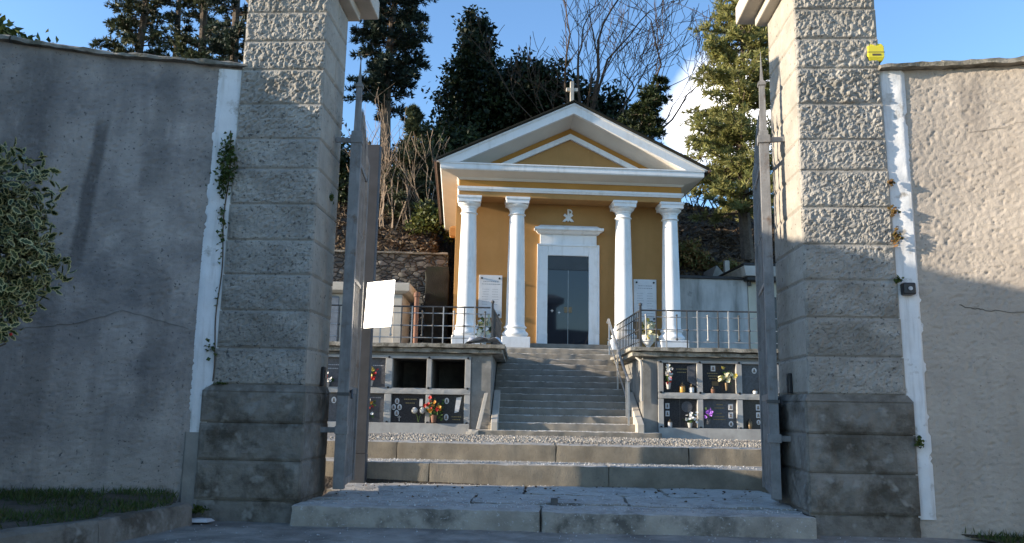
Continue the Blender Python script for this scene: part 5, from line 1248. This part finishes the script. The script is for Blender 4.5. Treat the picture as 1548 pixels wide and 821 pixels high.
weed('joint_weed', 'trailing rusty tuft in the right pillar joint at the shadow edge', 'G', 3.33, -.03, 2.34, .035, .12, 60, 'ivy_dry', 3, group=GW)
weed('joint_weed', 'moss tuft on the right pillar beside the key switch', 'G', 3.32, -.03, 1.96, .04, .035, 40, 'ivy', 4, group=GW)
weed('joint_weed', 'moss tuft at the white band beside the right plinth', 'G', 3.40, -.05, .60, .04, .08, 50, 'ivy', 5, group=GW)
weed('joint_weed', 'small fern on the inner face of the left pillar', 'G', -1.775, .42, 2.78, .03, .06, 26, 'ivy', 6, group=GW, dep=.04)
weed('joint_weed', 'moss strip on top of the left plinth', 'G', -2.52, -.02, .985, .09, .012, 60, 'ivy', 7, group=GW, leaf=.02)
weed('joint_weed', 'weeds at the foot of the left pillar by the pale flake', 'G', -2.62, -.08, -.08, .10, .05, 60, 'ivy', 8, group=GW)

# variegated holly in the left foreground
hb = thing('holly_bush', 'variegated holly bush with cream-edged leaves and red berries at far left', 'holly bush', 'W', -3.15, 4.35, .0); hb.scale = (1, 1, 1.08); OFF[hb.name] = (0, 0, 0)
rg = np.random.default_rng(21)
blob = [(.0, 0, 1.72, .56, .45, .40), (.12, .05, 1.42, .50, .42, .30), (-.02, 0, 1.18, .46, .4, .26), (-.25, 0, 1.92, .50, .45, .30), (-.05, .1, 1.58, .58, .45, .40), (-.35, 0, .75, .4, .4, .4)]
nl = 7600; B = np.array(blob); pr = B[:, 3] * B[:, 5]; pr /= pr.sum(); k = rg.choice(len(B), nl, p=pr); dd = rdirs(nl, rg)
c = B[k, :3] + dd * B[k, 3:6] * (rg.uniform(.45, 1.0, (nl, 1)) ** .5) * (1 + .30 * np.array([noise.noise(Vector(q) * 5.5) for q in (B[k, :3] + dd * B[k, 3:6])])[:, None])
ex = np.array([(.60, 0, 1.62), (.64, .02, 1.60), (.57, .0, 1.68), (.52, 0, 1.70), (.55, 0, 1.24), (.52, .02, 1.27), (.6, 0, 1.22), (.42, 0, 1.10), (.38, 0, 1.06)]); c = np.concatenate([c, ex]); dd = np.concatenate([dd, rdirs(len(ex), rg)])
V1, F1, V2, F2 = [], [], [], []
for q, o_ in zip(c, dd):
    dv = Vector(rdirs(1, rg)[0]) * .8 + Vector(o_) * .6; dv.normalize(); nv = (Vector(o_) + Vector(rdirs(1, rg)[0]) * .8).normalized(); s = dv.cross(nv).normalized(); nv = s.cross(dv)
    L_ = rg.uniform(.05, .078); W_ = L_ * .5; q = Vector(q)
    out = [(-.5, 0), (-.34, .34), (-.2, .26), (-.04, .46), (.12, .28), (.26, .34), (.5, 0), (.26, -.34), (.12, -.28), (-.04, -.46), (-.2, -.26), (-.34, -.34)]
    ring = [q + dv * a * L_ + s * b * W_ * 1.1 + nv * (abs(b) * W_ * .45) for a, b in out]; inn = [q + dv * a * L_ * .74 + s * b * W_ * .74 + nv * (abs(b) * W_ * .33) for a, b in out]
    b0 = len(V1); V1 += inn + [q]; F1 += [(b0 + i, b0 + (i + 1) % 12, b0 + 12) for i in range(12)]
    b0 = len(V2); V2 += ring + inn; F2 += [(b0 + i, b0 + (i + 1) % 12, b0 + 12 + (i + 1) % 12, b0 + 12 + i) for i in range(12)]
npobj('leaf_centres', V1, F1, M['holly'], hb); npobj('leaf_margins', V2, F2, M['holly_rim'], hb)
mb = MB()
for i in rg.integers(0, nl, 36): p = c[i] + dd[i] * .03; mb.ball(tuple(p), .009, 8, 5)
part('berries', mb, M['berry'], hb, smooth=True)
mb = MB(); mb.tube([(-.15, .05, 0), (-.12, .05, .6), (-.1, .05, 1.9)], [.03, .025, .008], 6)
for i in range(26): b = B[rg.integers(0, len(B))]; e_ = rdirs(1, rg)[0]; mb.tube([(-.12, .05, rg.uniform(.5, 1.3)), tuple(b[:3]), tuple(b[:3] + e_ * b[3:6] * .85)], [.012, .007, .003], 4)
for q in ex[::2]: mb.tube([(.2, .03, q[2] - .12), (.42, .01, q[2] - .03), tuple(q)], [.006, .004, .002], 4)
part('branches', mb, M['bark'], hb)
